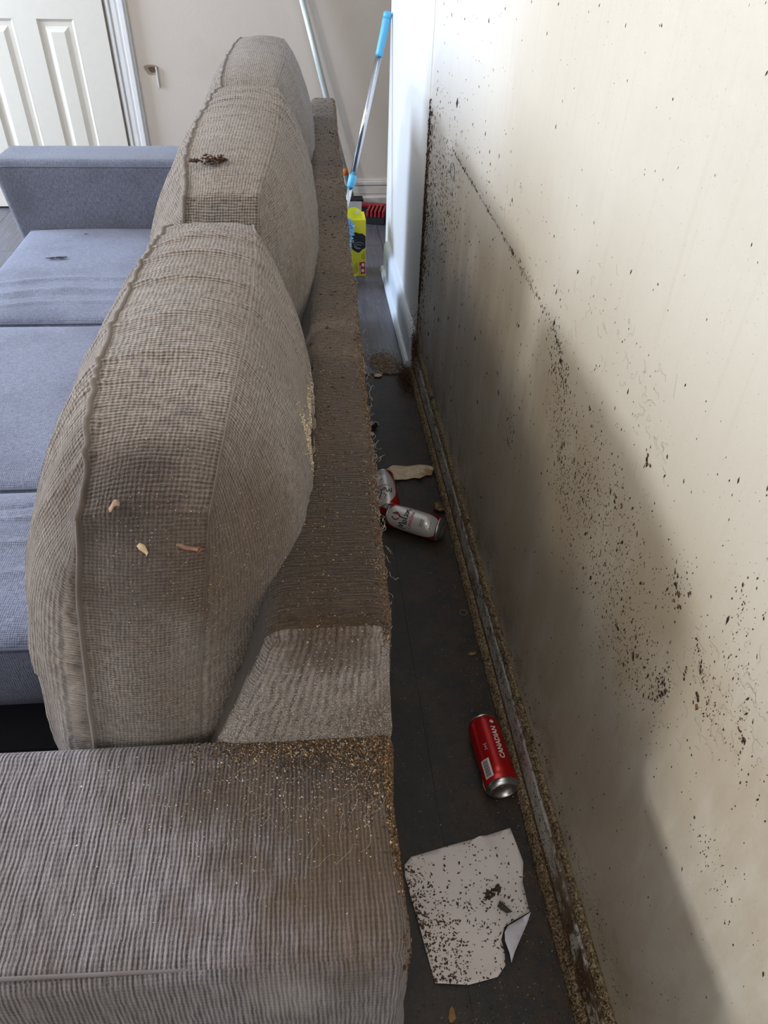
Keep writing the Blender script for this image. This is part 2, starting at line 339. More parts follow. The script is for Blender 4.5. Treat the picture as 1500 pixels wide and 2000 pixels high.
led = extrude_y('ledge_crust', [(.386, .098), (.3855, .104), (.390, .109), (.396, .110), (XR+.001, .107), (XR+.001, .098)], .05, YJ-.02, CRUST, bb, 500, .0016, 9, True)
cr = extrude_y('caulk_strip', [(.3845, .004), (.3835, .022), (.386, .024), (.387, .004)], .05, YJ-.03, DARKCRUST, bb, 200, .0008, 12, True)
# clean stretch
bs = struct(extrude_y('trim_1', [(XS+.002, 0), (.358, 0), (.357, .012), (.362, .024), (.372, .028), (.372, .112), (.376, .126), (.382, .135), (XS+.002, .140)], YJ-.01, YE-.14, plain('pale_blue_white_paint', (214, 222, 232), .4, nz=.05), n=8))
# far skirting and cap ledges
fb = struct(boxes('baseboard_far', [(-.72, 1.8, YF-.012, YF+.01, 0, .124)], plain('far_skirting_paint', (206, 198, 190), .4)))
boxes('skirting_bead', [(-.72, 1.8, YF-.020, YF-.010, .098, .116)], fb.data.materials[0], fb, .003)
boxes('skirting_bead', [(-.72, 1.8, YF-.017, YF-.010, .052, .090)], fb.data.materials[0], fb, .003)
boxes('skirting_shoe', [(-.72, 1.8, YF-.034, YF-.010, 0, .040)], fb.data.materials[0], fb, .006)
for ch in fb.children: pass

# ---- door and casing on the far wall
d = empty('door_1', (0, 0, 0)); d['kind'] = 'structure'
X0, X1 = -1.585, -.845; yf = YF-.018
boxes('door_slab', [(X0, X1, yf, YF-.002, .01, 2.03)], DOORM, d)
def panel(x0, x1, z0, z1):
    V = []; dz = [(0, -.012), (.012, .0), (.030, .0), (.052, -.010)]
    for ins, dep in dz: V += [(x0+ins, yf+dep-.0005, z0+ins), (x1-ins, yf+dep-.0005, z0+ins), (x1-ins, yf+dep-.0005, z1-ins), (x0+ins, yf+dep-.0005, z1-ins)]
    F = []
    for k in range(3):
        for i in range(4): F.append((k*4+i, k*4+(i+1) % 4, k*4+4+(i+1) % 4, k*4+4+i))
    F.append((12, 13, 14, 15)); mesh('door_panel', V, F, DOORM, d, False)
cols = [(-1.43, -1.255), (-1.15, -.985)]; rowsz = [(.22, .84), (1.02, 1.62), (1.74, 1.92)]
for a, b in cols:
    for z0, z1 in rowsz: panel(a, b, z0, z1)
for a, b in [(X0, -1.43), (-1.255, -1.15), (-.985, X1)]: boxes('stile', [(a, b, yf-.012, yf+.001, .01, 2.03)], DOORM, d)
for a, b in cols:
    for z0, z1 in [(.01, .22), (.84, 1.02), (1.62, 1.74), (1.92, 2.03)]: boxes('rail', [(a, b, yf-.012, yf+.001, z0, z1)], DOORM, d)
tr = struct(boxes('trim_2', [(-.838, -.742, YF-.012, YF, 0, 2.1), (-1.69, -1.592, YF-.012, YF, 0, 2.1), (-1.69, -.742, YF-.012, YF, 2.035, 2.13)], TRIM))
for x0, x1, dd in [(-.832, -.818, .024), (-.812, -.790, .019), (-.778, -.752, .030)]: boxes('casing_bead', [(x0, x1, YF-dd, YF-.01, 0, 2.1)], TRIM, tr, .004)
# damaged patch with a hanging paint flake
sp = empty('plaster_hole', (-.675, YF-.001, .635)); tag(sp, 'small broken hole in the far wall plaster with a white flake, right of door', 'wall hole')
th = np.linspace(0, 2*math.pi, 14, endpoint=False)
pr = [(.030*math.cos(t)*(1+.25*math.sin(3*t)), .026*math.sin(t)*(1+.2*math.cos(2*t))) for t in th]
V = [(x, -.002, z) for x, z in pr]+[(x*.55+.006, -.0006, z*.55) for x, z in pr]; n = len(pr)
mesh('broken_rim', V, [(i, (i+1) % n, (i+1) % n+n, i+n) for i in range(n)], plain('broken_plaster', (150, 132, 112), .9), sp)
mesh('cavity', [(x*.6+.006, -.0012, z*.6) for x, z in pr], [tuple(range(n))], plain('hole_dark', (84, 72, 60), 1), sp)
boxes('paint_flake', [(.022, .028, -.012, -.001, -.075, .012)], plain('flake_white', (214, 210, 204), .7), sp, .001)

# ---------------------------------------------------------------- sofa
RZ = -math.radians(1.6766); SX = .0524
sofa = empty('sofa', (SX, 0, 0), RZ); tag(sofa, 'long dirty grey fabric sofa with flat narrow back rail, standing along the right wall', 'sofa')
YA0, YA1, YB0, YB1 = .2285, .4580, 2.593, 2.806; ZA = .65
def put(name, h, c, r, step, mat, rib=1, fn=None, parent=None):
    V, F, ids, P = rbox(h, r, step); V = V+np.array(c)
    if fn: V = fn(V)
    return mesh(name, V, F, mat, parent or sofa, True, box_uv(P, F, ids, rib))
def arm_warp(V):
    n = vn = snoise(V*7, 3, 3); t = np.clip((V[:, 2]-.5)/.15, 0, 1)
    V = V.copy(); V[:, 2] += .0035*n*t; out = np.clip((.31-V[:, 1])/.08, 0, 1)
    V[:, 1] -= out*.018*np.sin(np.clip((.645-V[:, 2])/.3, 0, 1)*math.pi); V[:, 1] += .002*snoise(V*12, 8, 3)*out
    # front end leans back towards the floor
    fr = np.clip((-1.0-V[:, 0])/.1, 0, 1); V[:, 0] += fr*(.64-V[:, 2])*.1
    V[:, 0] -= .004*snoise(V[:, 1:]*25, 4, 3)*np.clip((V[:, 0]+.04)/.04, 0, 1)
    return V
arm1 = put('armrest', (.558, (YA1-YA0)/2, .285), (-.553, (YA0+YA1)/2, ZA-.285), .018, .012, ARM_F, 1, arm_warp); arm1['label'] = 'near armrest, worn grey ribbed fabric'
arm2 = put('armrest', (.555, .1065, .285), (-.555, 2.6995, ZA-.285), .03, .03, FARM_F, 1, arm_warp and None or (lambda V: V+np.stack([np.clip((-1.0-V[:, 0])/.1, 0, 1)*(.64-V[:, 2])*.14, 0*V[:, 0], .003*snoise(V*8, 6, 3)], -1))); arm2['label'] = 'far armrest, blue grey fabric'
tube('seam', [(x, YA0+.0085+.002*math.sin(x*9), ZA-.008+.0022*math.sin(x*13)) for x in np.linspace(-1.06, -.03, 90)], .0019, ARM_F, sofa)
tube('seam', [(x, 2.5945, ZA-.018) for x in np.linspace(-1.08, -.1, 40)], .0025, FARM_F, sofa)
def back_warp(V):
    V = V.copy(); z = V[:, 2]; wdt = .070+np.clip(.80-z, 0, .4)*.44+.045*np.clip((.95-V[:, 1])/.35, 0, 1)**1.5; V[:, 0] = .006-(1-(V[:, 0]+.07)/.07)*(wdt+.006)
    near = np.clip((.62-V[:, 1])/.15, 0, 1); V[:, 1] -= near*(np.clip((.8-z)/.15, 0, 1)**.8)*.020
    far = V[:, 1]; s = snoise(V*np.array([5, 9, 5]), 21, 4); V[:, 2] += .0022*s
    V[:, 0] += (.0020*snoise(V*np.array([4, 22, 30]), 22, 4)+.0015*snoise(V*np.array([4, 90, 60]), 23, 3))
    V[:, 0] -= .012*np.exp(-((V[:, 1]-1.35)/.1)**2)*np.clip((.79-z)/.05, 0, 1)*0
    V[:, 2] -= .016*np.clip((.505-V[:, 1])/.045, 0, 1)**2*np.clip((z-.62)/.14, 0, 1)
    # a crease where two pieces of the cover meet
    V[:, 2] -= .004*np.exp(-((V[:, 1]-2.33)/.006)**2)*(z > .77)
    return V
rail = put('back_frame', (.035, (YB1-.02-.468)/2, .35), (-.035, (YB1-.02+.468)/2, .45), .012, .009, RAIL_F, 0, back_warp); rail.data.materials.append(END_F)
for p_ in rail.data.polygons:
    if p_.normal.y < -.35 and p_.center.y < .6:
        p_.material_index = 1
        for li in p_.loop_indices: u_ = rail.data.uv_layers[0].data[li].uv; u_.xy = (u_.y, u_.x)
rail['label'] = 'narrow brown soiled top rail of the backrest'
boxes('seat_base', [(-1.02, -.12, .80, 2.60, .10, .27)], plain('dark_base_cloth', (34, 35, 42), .95), sofa, .01)
for x in (-1.0, -.08):
    for y in (.27, 2.74): lathe('foot', [(.022, 0), (.028, .09)], plain('dark_plastic', (30, 28, 28), .5), sofa, 16, (x, y, 0), (x, y, 1))

def cushion_mesh(name, hy, hz, te, B, seed, nx, ny, nz, near_drop, label, group, mat, loc, lean, dents=(), wr=.0032, top_pinch=0.):
    P, F, ids = lattice(np.linspace(-1, 1, nx), np.linspace(-1, 1, ny), np.linspace(-1, 1, nz))
    a, b, c = P.T
    gb = np.where(a < 0, np.clip(1-np.abs(b)**7, 0, 1)**.5, np.where(b < 0, np.clip(1-np.abs(b)**2.7, 0, 1)**.72, np.clip(1-np.abs(b)**4, 0, 1)**.62)); gc = np.where(c > 0, np.clip(1-np.abs(c)**2.1, 0, 1)**.80, np.clip(1-np.abs(c)**3.6, 0, 1)**.62)
    up_ = np.clip((c+1)/2, 0, 1)
    x = a*(te*(1+.25*np.clip(1-b*b, 0, 1)*(c > 0))+B*gb*gc*np.where(a < 0, .83, 1.06))
    y = b*hy*(1-.06*np.clip(c, 0, 1)**4*(np.abs(b)))+np.sign(b)*.008*np.clip(1-c*c, 0, 1)*(np.abs(b) > .98)*np.clip(1-a*a, 0, 1)
    z = c*hz-near_drop*np.clip(-b, 0, 1)**3*up_-.012*np.abs(b)**6*up_+.014*np.clip(1-a*a, 0, 1)*np.clip(1-b*b, 0, 1)**.5*np.sign(c)*(np.abs(c) > .98)
    V = np.stack([x+lean*(hz-z)*-1, y, z+hz], -1)
    N = vnormals(V, F)
    # transverse pulls and wrinkles in the cloth
    q = np.stack([b*hy, c*hz*.35, a*.03], -1)
    n1 = snoise(q*np.array([26, 7, 10]), seed, 3); n2 = snoise(q*np.array([62, 12, 18]), seed+3, 3)
    ridge = (1-np.abs(n1))**3*1.0+(1-np.abs(n2))**3*.5
    n3_ = snoise(np.stack([b*hy*75+a*.6*np.sin(b*7), c*2.2, a*1.2], -1), seed+20, 3); fold = np.clip(1-np.abs(n3_)*1.3, 0, 1)**2
    d_ = wr*(ridge-.5)*.6+wr*1.5*fold*(.25+.75*np.exp(-((b-.35)/.45)**2)+.7*(a < -.9)*np.clip(.5-b, 0, 1))+.0065*snoise(V*7, seed+9, 3)
    for (bb_, cc_, aa_, rb, dep) in dents:
        d_ -= dep*np.exp(-(((b-bb_)*hy)**2+((c-cc_)*hz)**2+((a-aa_)*.10)**2)/rb**2)
    V = V+N*d_[:, None]
    uvp = np.stack([a*te, b*hy, c*hz], -1); uvp[:, 0] = np.where(np.abs(b) > .999, x, uvp[:, 0])
    rt_ = empty('back_cushion', loc, RZ); tag(rt_, label, 'cushion', group)
    uv = box_uv(uvp, F, ids, 0)
    cv = mesh('cushion_cover', V, F, mat, rt_, True, uv)
    # piping along the front seam and the flat back seam
    for s_, r_, nm in ((-1, .0030, 'piping'), (1, .0012, 'seam')):
        pts = []
        key = {}
        for vi in np.where(np.isclose(a, s_) & (np.isclose(np.abs(c), 1) | np.isclose(np.abs(b), 1)))[0]: key[(round(b[vi], 4), round(c[vi], 4))] = vi
        bs_, cs_ = np.linspace(-1, 1, ny), np.linspace(-1, 1, nz)
        loop = [(-1, c_) for c_ in cs_]+[(b_, 1) for b_ in bs_[1:]]+[(1, c_) for c_ in cs_[::-1][1:]]
        ids_ = [key[(round(b_, 4), round(c_, 4))] for b_, c_ in loop]; pts = V[ids_]+N[ids_]*r_*.3
        tube(nm, pts, r_, mat, rt_, 6)
    return rt_, cv
def loc_of(xl, yl, z):
    ca, sa = math.cos(RZ), math.sin(RZ); return (SX+xl*ca-yl*sa, xl*sa+yl*ca, z)
grp = 'loose back cushions on the sofa'
c1, cv1 = cushion_mesh('c', .304, .273, .056, .094, 11, 25, 200, 130, .046, 'nearest back cushion, plump grey brown fabric with crumbs and brown stains', grp, CUSH1_F, loc_of(-.202, .772, .452), .16,
    dents=[(-.86, .9, -1, .05, .014), (-.55, .99, 0, .07, .010), (-.2, .55, 1, .04, .0), (-.9, .2, 1, .06, .01)])
c2, cv2 = cushion_mesh('c', .366, .283, .056, .092, 31, 21, 170, 100, .004, 'middle back cushion of the sofa with a dark crumb clump on top', grp, CUSH_F, loc_of(-.196, 1.478, .452), .12,
    dents=[(-.9, .9, -1, .05, .012)])
c3, cv3 = cushion_mesh('c', .350, .279, .056, .092, 57, 17, 120, 70, .01, 'farthest back cushion, beside the far armrest', grp, CUSH_F, loc_of(-.203, 2.215, .452), .13)

def seat(i, y0, y1, label, folds):
    P, F, ids = lattice(np.linspace(-1, 1, 90), np.linspace(-1, 1, 80), np.linspace(-1, 1, 9))
    a, b, c = P.T; hx, hy = .455, (y1-y0)/2-.003
    g = np.clip(1-np.abs(b)**8, 0, 1)**.5*np.clip(1-np.abs(a)**8, 0, 1)**.5
    x = a*hx*(1+.012*(1-c*c)); y = b*hy*(1-.02*np.abs(c)**3*(np.abs(b))); z = c*(.070+.018*g)+.090
    V = np.stack([x, y, z], -1); N = vnormals(V, F)
    d_ = .002*snoise(V*9, 70+i, 3)
    for f, amp, wd in folds: d_ += amp*np.exp(-((b-f-.05*np.sin(a*3+i)-.02*np.sin(a*9))/wd)**2)*(c > .5)
    V = V+N*d_[:, None]
    e = empty('seat_cushion', loc_of(-.575, (y0+y1)/2, .272), RZ); tag(e, label, 'cushion', 'seat cushions of the sofa')
    mesh('cushion_cover', V, F, SEAT_F, e, True, box_uv(P*np.array([hx, hy, .09]), F, ids, 0))
    V2 = V[np.isclose(c, 1) & np.isclose(np.abs(b), 1)]
    for s_ in (-1, 1):
        m = np.isclose(c, 1) & np.isclose(b, s_); q = V[m][np.argsort(a[m])]; tube('piping', q, .0028, SEAT_F, e, 6)
    return e
W3 = (2.593-.4513)/3
s1 = seat(0, .765, .4513+W3, 'nearest seat cushion, mostly hidden behind the nearest back cushion', [(.2, .004, .03), (.55, .004, .02), (.72, -.004, .03), (-.2, .003, .04)])
s2 = seat(1, .4513+W3, .4513+2*W3, 'middle seat cushion, smooth flat blue grey fabric', [])
s3 = seat(2, .4513+2*W3, 2.593, 'far seat cushion with long creases and small torn holes', [(-.52, .006, .025), (-.62, -.004, .02), (-.3, .006, .03), (-.75, .004, .02)])
for dx, dy, r in ((-.16, .05, .010), (-.13, .055, .012), (-.145, .052, .006), (-.1, .25, .005)):
    n = 9; t = np.linspace(0, 2*math.pi, n, endpoint=False); k = 1+.35*np.sin(t*3+dx*50)
    V = [(dx-.145+r*1.4*math.cos(q)*kk, dy+r*.7*math.sin(q)*kk, .1835) for q, kk in zip(t, k)]
    h_ = mesh('torn_hole', V, [tuple(range(n))], plain('hole_black', (22, 22, 28), 1), s3)

# ---------------------------------------------------------------- crumbs on the sofa
TAN = [(164, 142, 108), (136, 112, 82), (182, 164, 132), (110, 88, 64), (196, 182, 154)]
BRN = [(70, 48, 30), (96, 68, 42), (54, 38, 26), (120, 86, 54)]
PALE = [(206, 200, 194), (176, 166, 156), (222, 218, 214), (150, 136, 122), (190, 176, 158)]
def stuff(o, label, cat='debris', tf=None):
    o['kind'] = 'stuff'; tag(o, label, cat); 
    if tf: o.location = tf[0]; o.rotation_euler = (0, 0, tf[1])
    return o
SOF = ((SX, 0, 0), RZ)
P, N = sample(rail, 11000, lambda c, n: (n[:, 2] > .5)*(.5+1.2*np.exp(-((c[:, 0]+.062)/.012)**2)*(c[:, 1] < 1.0)+.8*(c[:, 0] > -.012)))
stuff(grains('crumbs', P, N, R.uniform(.0005, .0013, len(P)), CRUMB, TAN[:4]+BRN+BRN+[(110, 92, 70), (96, 80, 64), (84, 68, 52)]), 'fine tan and brown crumbs covering the sofa back rail', tf=SOF)
P, N = sample(rail, 260, lambda c, n: (n[:, 2] > .6)*(1+2*(c[:, 1] > 1.4)))
stuff(grains('dark_crumbs', P, N, R.uniform(.0014, .0034, len(P)), CRUMB, BRN), 'larger dark brown bits scattered along the sofa back rail', tf=SOF)
P, N = sample(rail, 7000, lambda c, n: (n[:, 0] > .3)*np.exp(-((c[:, 2]-.788)/.016)**2)*(.35+1.5*(c[:, 1] < 1.1)))
stuff(grains('edge_crust', P, N, R.uniform(.0006, .0017, len(P)), CRUMB, TAN[1:4:2]+BRN+BRN+[(110, 92, 70), (96, 80, 62)]), 'brown crust of crumbs clinging to the outer edge of the rail', tf=SOF)
P, N = sample(arm1, 5500, lambda c, n: (n[:, 0] > .55)*np.exp(-((c[:, 2]-.628)/.022)**2)*(.10+1.4*np.clip((c[:, 1]-.27)/.15, 0, 1)))
stuff(grains('arm_edge_crust', P, N, R.uniform(.0007, .0021, len(P)), CRUMB, TAN[1:4]+BRN+BRN+[(140, 100, 60), (110, 84, 56)]), 'tan crust caked on the outer corner of the near armrest', tf=SOF)
P, N = sample(arm1, 6500, lambda c, n: (n[:, 2] > .6)*(np.exp(-((c[:, 1]-.452)/.024)**2)*np.exp(-((c[:, 0]+.08)/.085)**2)+.6*np.exp(-((c[:, 1]-.43)/.05)**2)*np.exp(-((c[:, 0]+.01)/.03)**2)))
stuff(grains('joint_crumbs', P, N, R.uniform(.0005, .0015, len(P)), CRUMB, BRN+BRN+BRN+BRN+TAN[:4]+[(186, 168, 140), (40, 28, 20), (48, 34, 24)]), 'dark brown and tan crumbs packed in the joint of arm and back', tf=SOF)
P, N = sample(arm1, 1500, lambda c, n: (n[:, 2] > .6)*np.exp(-((c[:, 1]-.41)/.07)**2)*np.exp(-((c[:, 0]+.08)/.16)**2))
stuff(grains('loose_crumbs', P, N, R.uniform(.0004, .0011, len(P)), CRUMB, PALE+TAN), 'loose pale crumbs sprinkled on top of the near armrest', tf=SOF)
P, N = sample(rail, 12000, lambda c, n: (n[:, 1] < -.3)*(c[:, 1] < .6)*(c[:, 2] > .63)*np.clip((.80-c[:, 2])/.15, .12, 1)**1.6)
stuff(grains('pale_crumbs', P, N, R.uniform(.0004, .0010, len(P)), CRUMB, [(176, 168, 162), (150, 138, 126), (190, 184, 178), (128, 112, 96)]), 'pale sandy crumbs coating the rounded end of the back frame', tf=SOF)
C1T = (tuple(c1.location), RZ)
P, N = sample(cv1, 16000, lambda c, n: np.clip(-n[:, 1]+.35, 0, 1)*(c[:, 1] < -.12)*np.clip((c[:, 0]+.10)/.18, .10, 1)*np.clip((.52-c[:, 2])/.25, .1, 1))
stuff(grains('cushion_crumbs', P, N, R.uniform(.0003, .0009, len(P)), CRUMB, PALE[1::2]+TAN[:4]+[(100, 80, 60), (180, 172, 164)]), 'pale gritty crumbs coating the near end of the nearest cushion', tf=C1T)
P, N = sample(cv1, 1300, lambda c, n: (n[:, 2] > .2)*(c[:, 1] < .3))
stuff(grains('cushion_dust', P, N, R.uniform(.0002, .0007, len(P)), CRUMB, PALE+TAN), 'sparse pale specks on top of the nearest cushion', tf=C1T)

# ---------------------------------------------------------------- wall specks
def wall_pts(n, y, z, sy, sz, ang=0.):
    a = R.normal(0, sy, n); b = R.normal(0, sz, n); ca, sa = math.cos(ang), math.sin(ang)
    return np.stack([np.full(n, XR), y+a*ca-b*sa, z+a*sa+b*ca], -1)
def wall_line(n, p, q, wdt):
    t = R.random(n)[:, None]; p, q = np.array(p), np.array(q); m = p*(1-t)+q*t+R.normal(0, 1, (n, 2))*wdt*R.random((n, 1))
    return np.concatenate([np.full((n, 1), XR), m], 1)
def lump(n, P0, k):  # cluster points into clumps
    c = P0[R.integers(0, len(P0), k)]; i = R.integers(0, k, n); Q = c[i]+np.stack([0*R.random(n), R.normal(0, .005, n), R.normal(0, .007, n)], -1); return Q
sets = [wall_line(230, (1.99, .838), (1.35, .828), .004), wall_line(200, (1.35, .828), (1.05, .815), .010), wall_line(260, (1.06, .82), (.95, .76), .022),
        wall_line(60, (1.36, .828), (1.34, .826), .006),
        wall_pts(700, 2.02, .70, .08, .09), wall_pts(600, 2.25, .62, .06, .13), wall_line(520, (1.02, .77), (.86, .60), .05), wall_pts(800, .80, .68, .07, .07),
        wall_pts(750, .66, .66, .07, .07), wall_pts(90, .535, .77, .015, .02), wall_pts(150, .49, .635, .008, .018), wall_pts(60, 1.19, .53, .02, .03),
        wall_pts(420, .55, .60, .05, .04), wall_line(240, (.45, .86), (.34, .70), .05), wall_pts(90, .30, .58, .03, .018),
        wall_line(700, (1.0, .13), (.3, .15), .035), wall_line(300, (2.2, .12), (1.0, .13), .03), wall_line(160, (.47, .75), (.40, .70), .02),
        np.stack([np.full(1500, XR), R.uniform(.2, 2.3, 1500), R.uniform(.15, .95, 1500)], -1),
        np.stack([np.full(260, XR), R.uniform(.4, 2.3, 260), R.uniform(.9, 1.3, 260)], -1)]
WP = np.concatenate(sets); WP = WP[(WP[:, 2] > .112) & (WP[:, 1] < 2.37)]
sz = np.exp(R.normal(math.log(.00072), .45, len(WP)))*np.clip(.75+WP[:, 1]*.35, .8, 1.5)
DK = [(44, 32, 22), (70, 50, 32), (36, 28, 22), (92, 66, 42)]
stuff(grains('wall_specks', WP, (-1, 0, 0), sz, CRUMB, DK, (1.9, .8, .4), None, (0, 0, 1), .5), 'thousands of small dark droppings speckled across the right wall')
CP = np.concatenate([np.stack([np.full(900, XR), YJ-.004-np.abs(R.normal(0, .045, 900)), R.uniform(.1, .86, 900)], -1), np.stack([np.full(2600, XR-.002), YJ-.001-np.abs(R.normal(0, .012, 2600)), np.abs(R.normal(.48, .17, 2600))], -1)])
CP = CP[(CP[:, 2] > .1) & (CP[:, 2] < .88) & (snoise(CP*14, 77, 3)+R.normal(0, .4, len(CP)) > -.4)]
stuff(grains('corner_droppings', CP, (-1, 0, 0), R.uniform(.0012, .0032, len(CP)), CRUMB, [(70, 48, 28), (98, 70, 42), (44, 32, 22)], (1.9, .8, .5), None, (0, 0, 1), .4), 'thick brown droppings caked down the corner of the wall jog')
big = np.array([(XR, y, z) for y, z in [(a_+R.normal(0, .0035), b_+R.normal(0, .0035)) for a_, b_ in [(1.355, .829), (.665, .842), (.67, .835), (.505, .775), (.53, .764), (.52, .75), (.60, .70), (.485, .645), (.49, .625), (.483, .635), (.43, .70), (.36, .74), (.35, .735), (1.31, .545), (.72, .74), (.86, .79), (.47, .70), (.97, .79), (1.0, .785), (.62, .60)] for _ in range(4)]])
stuff(grains('wall_blotches', big, (-1, 0, 0), R.uniform(.0016, .0032, len(big)), CRUMB, DK+[(110, 76, 46)], (1.1, .9, .3)), 'scattered larger brown blotches stuck to the right wall')
# cobweb strands on the wall
def hairs(name, seeds, L, mat, label, r=.00025, wig=.3):
    V = []; F = []; k0 = 0
    for (p, ax1, ax2, nrm) in seeds:
        p = np.array(p, float); t = R.uniform(0, 6.28); pts = [p]
        for i in range(int(R.uniform(5, 12))):
            t += R.normal(0, wig); p = p+L*(math.cos(t)*np.array(ax1)+math.sin(t)*np.array(ax2)); pts.append(p)
        pts = np.array(pts)+np.array(nrm)*.0006; n = len(pts)
        for q in pts: V += [q+np.array(ax1)*r, q+np.array(ax2)*r, q+np.array(nrm)*r*1.5-(np.array(ax1)+np.array(ax2))*r*.5]
        for i in range(n-1):
            for j in range(3): F.append((k0+i*3+j, k0+i*3+(j+1) % 3, k0+i*3+3+(j+1) % 3, k0+i*3+3+j))
        k0 += n*3
    return stuff(mesh(name, V, F, mat, None, False), label, 'cobweb')
HD = plain('web_grey', (150, 142, 126), .9); HP = plain('web_pale', (190, 180, 164), .9)
wy = [(.856, .911, .05), (.70, .888, .05), (.68, .87, .05), (.42, .728, .03), (.39, .76, .04), (.36, .8, .03), (.96, .86, .05), (.6, .6, .04), (.55, .52, .05), (.42, .66, .04), (1.4, .88, .06)]
hairs('wall_cobwebs', [((XR, y+R.normal(0, s_), z+R.normal(0, s_*.8)), (0, 1, 0), (0, 0, 1), (-1, 0, 0)) for y, z, s_ in wy for _ in range(16)], .0028, HD, 'thin grey cobweb strands stuck to the right wall', .00013, .8)
hairs('arm_cobwebs', [((lambda q: q)(loc_of(-.02-abs(R.normal(0, .08)), .40+R.normal(0, .05), ZA+.001)), (1, 0, 0), (0, 1, 0), (0, 0, 1)) for _ in range(45)], .004, HP, 'pale hair and web strands on the near armrest', .00016, .5)
hairs('rail_fuzz', [((lambda q: q)(loc_of(.002+abs(R.normal(0, .004)), y, .79+R.normal(0, .006))), (1, 0, 0), (0, .6, .8), (0, 0, 1)) for y in np.concatenate([R.uniform(.5, 2.7, 330), R.normal(1.85, .03, 14), R.normal(.75, .08, 40)])], .0016, HP, 'frayed threads along the outer edge of the rail', .0002, .9)
tube_pts = [(XR-.0012, 1.98-.06*math.sin(t)*.5, .795+.018*math.cos(t)) for t in np.linspace(0, 5.6, 24)]
tag(tube('hair', tube_pts, .0006, plain('dark_hair', (52, 44, 36), .8), None, 5), 'curled dark hair stuck on the wall under the dirt line', 'hair')

# ---------------------------------------------------------------- floor debris
def fl_pts(n, fx, fy): return np.stack([fx(n), fy(n), np.full(n, .0006)], -1)
def keep(P): return P[(P[:, 0] < .372) & (P[:, 0] > .02) & (P[:, 1] > .12)]
P = keep(np.concatenate([fl_pts(2600, lambda n: R.uniform(.05, .37, n), lambda n: R.uniform(.15, 2.33, n)), fl_pts(1600, lambda n: .37-np.abs(R.normal(0, .035, n)), lambda n: R.uniform(.2, 2.33, n)),
    fl_pts(900, lambda n: R.uniform(.08, .36, n), lambda n: R.uniform(.55, .95, n)), fl_pts(500, lambda n: R.normal(.24, .05, n), lambda n: R.normal(.35, .04, n))]))
stuff(grains('floor_crumbs', P, (0, 0, 1), R.uniform(.0004, .0014, len(P)), CRUMB, TAN+BRN+BRN+[(60, 58, 52), (84, 74, 58)]), 'small tan and brown crumbs on the dark floor behind the sofa')
P = fl_pts(420, lambda n: R.uniform(-.2, .5, n), lambda n: R.uniform(2.36, 4.0, n)); P = P[(P[:, 0] < .352) | (P[:, 1] > 3.5)]
stuff(grains('floor_dust_bits', P, (0, 0, 1), R.uniform(.0006, .0018, len(P)), CRUMB, [(190, 186, 180), (150, 140, 120), (210, 206, 200)]), 'sparse pale bits on the cleaner floor past the sofa')
P = np.stack([R.normal(.285, .028, 2600), R.normal(2.40, .045, 2600), np.abs(R.normal(0, .003, 2600))], -1); P = P[(P[:, 0] < .356) & (P[:, 1] > 2.33) & (P[:, 0]+.5*(P[:, 1]-2.33) > .262)]
stuff(grains('debris_pile', P, (0, 0, 1), R.uniform(.0012, .0032, len(P)), CRUMB, [(190, 168, 140), (160, 134, 104), (206, 190, 168), (120, 92, 64)]), 'small heap of pale crumbly debris at the foot of the clean skirting')
P = np.concatenate([np.stack([.352+R.normal(0, .014, 1500), R.normal(2.29, .045, 1500), np.abs(R.normal(.008, .01, 1500))], -1), np.stack([.384+R.normal(0, .003, 1300), R.normal(2.33, .05, 1300), np.abs(R.normal(.09, .05, 1300))], -1), np.stack([R.uniform(.15, .34, 400), R.normal(2.332, .005, 400), R.uniform(.0, .002, 400)], -1)]); P = P[P[:, 0] < .39]
stuff(grains('brown_droppings_heap', P, (0, 0, 1), R.uniform(.0012, .003, len(P)), CRUMB, [(96, 64, 38), (120, 84, 52), (70, 46, 28)]), 'rust brown heap of droppings in the corner of wall and skirting')
P = np.concatenate([np.stack([np.full(2600, .3858), R.uniform(.15, YJ-.02, 2600), R.uniform(.02, .1, 2600)], -1)]); P = P[snoise(P*np.array([1, 12, 30]), 91, 3)+R.normal(0, .5, len(P)) > 0]
stuff(grains('skirting_specks', P, (-1, 0, 0), R.uniform(.0006, .0020, len(P)), CRUMB, DK, (1.5, .8, .4), None, (0, 0, 1), .6), 'dark specks on the face of the dirty right skirting board')
P = np.concatenate([np.stack([np.full(3500, .3885)+R.normal(0, .002, 3500), R.uniform(.15, YJ-.02, 3500), .109+np.abs(R.normal(0, .0012, 3500))], -1), np.stack([.374+R.normal(0, .005, 3500), R.uniform(.15, YJ-.03, 3500), .0165+R.normal(0, .001, 3500)], -1),
     np.stack([.375+R.normal(0, .008, 1400), R.uniform(.2, .62, 1400), R.uniform(.0, .06, 1400)], -1)])
stuff(grains('ledge_grit', P, (-.6, 0, .8), R.uniform(.0007, .0020, len(P)), CRUMB, BRN+TAN[:4]+BRN), 'gritty droppings along the ledge and foot of the right skirting')

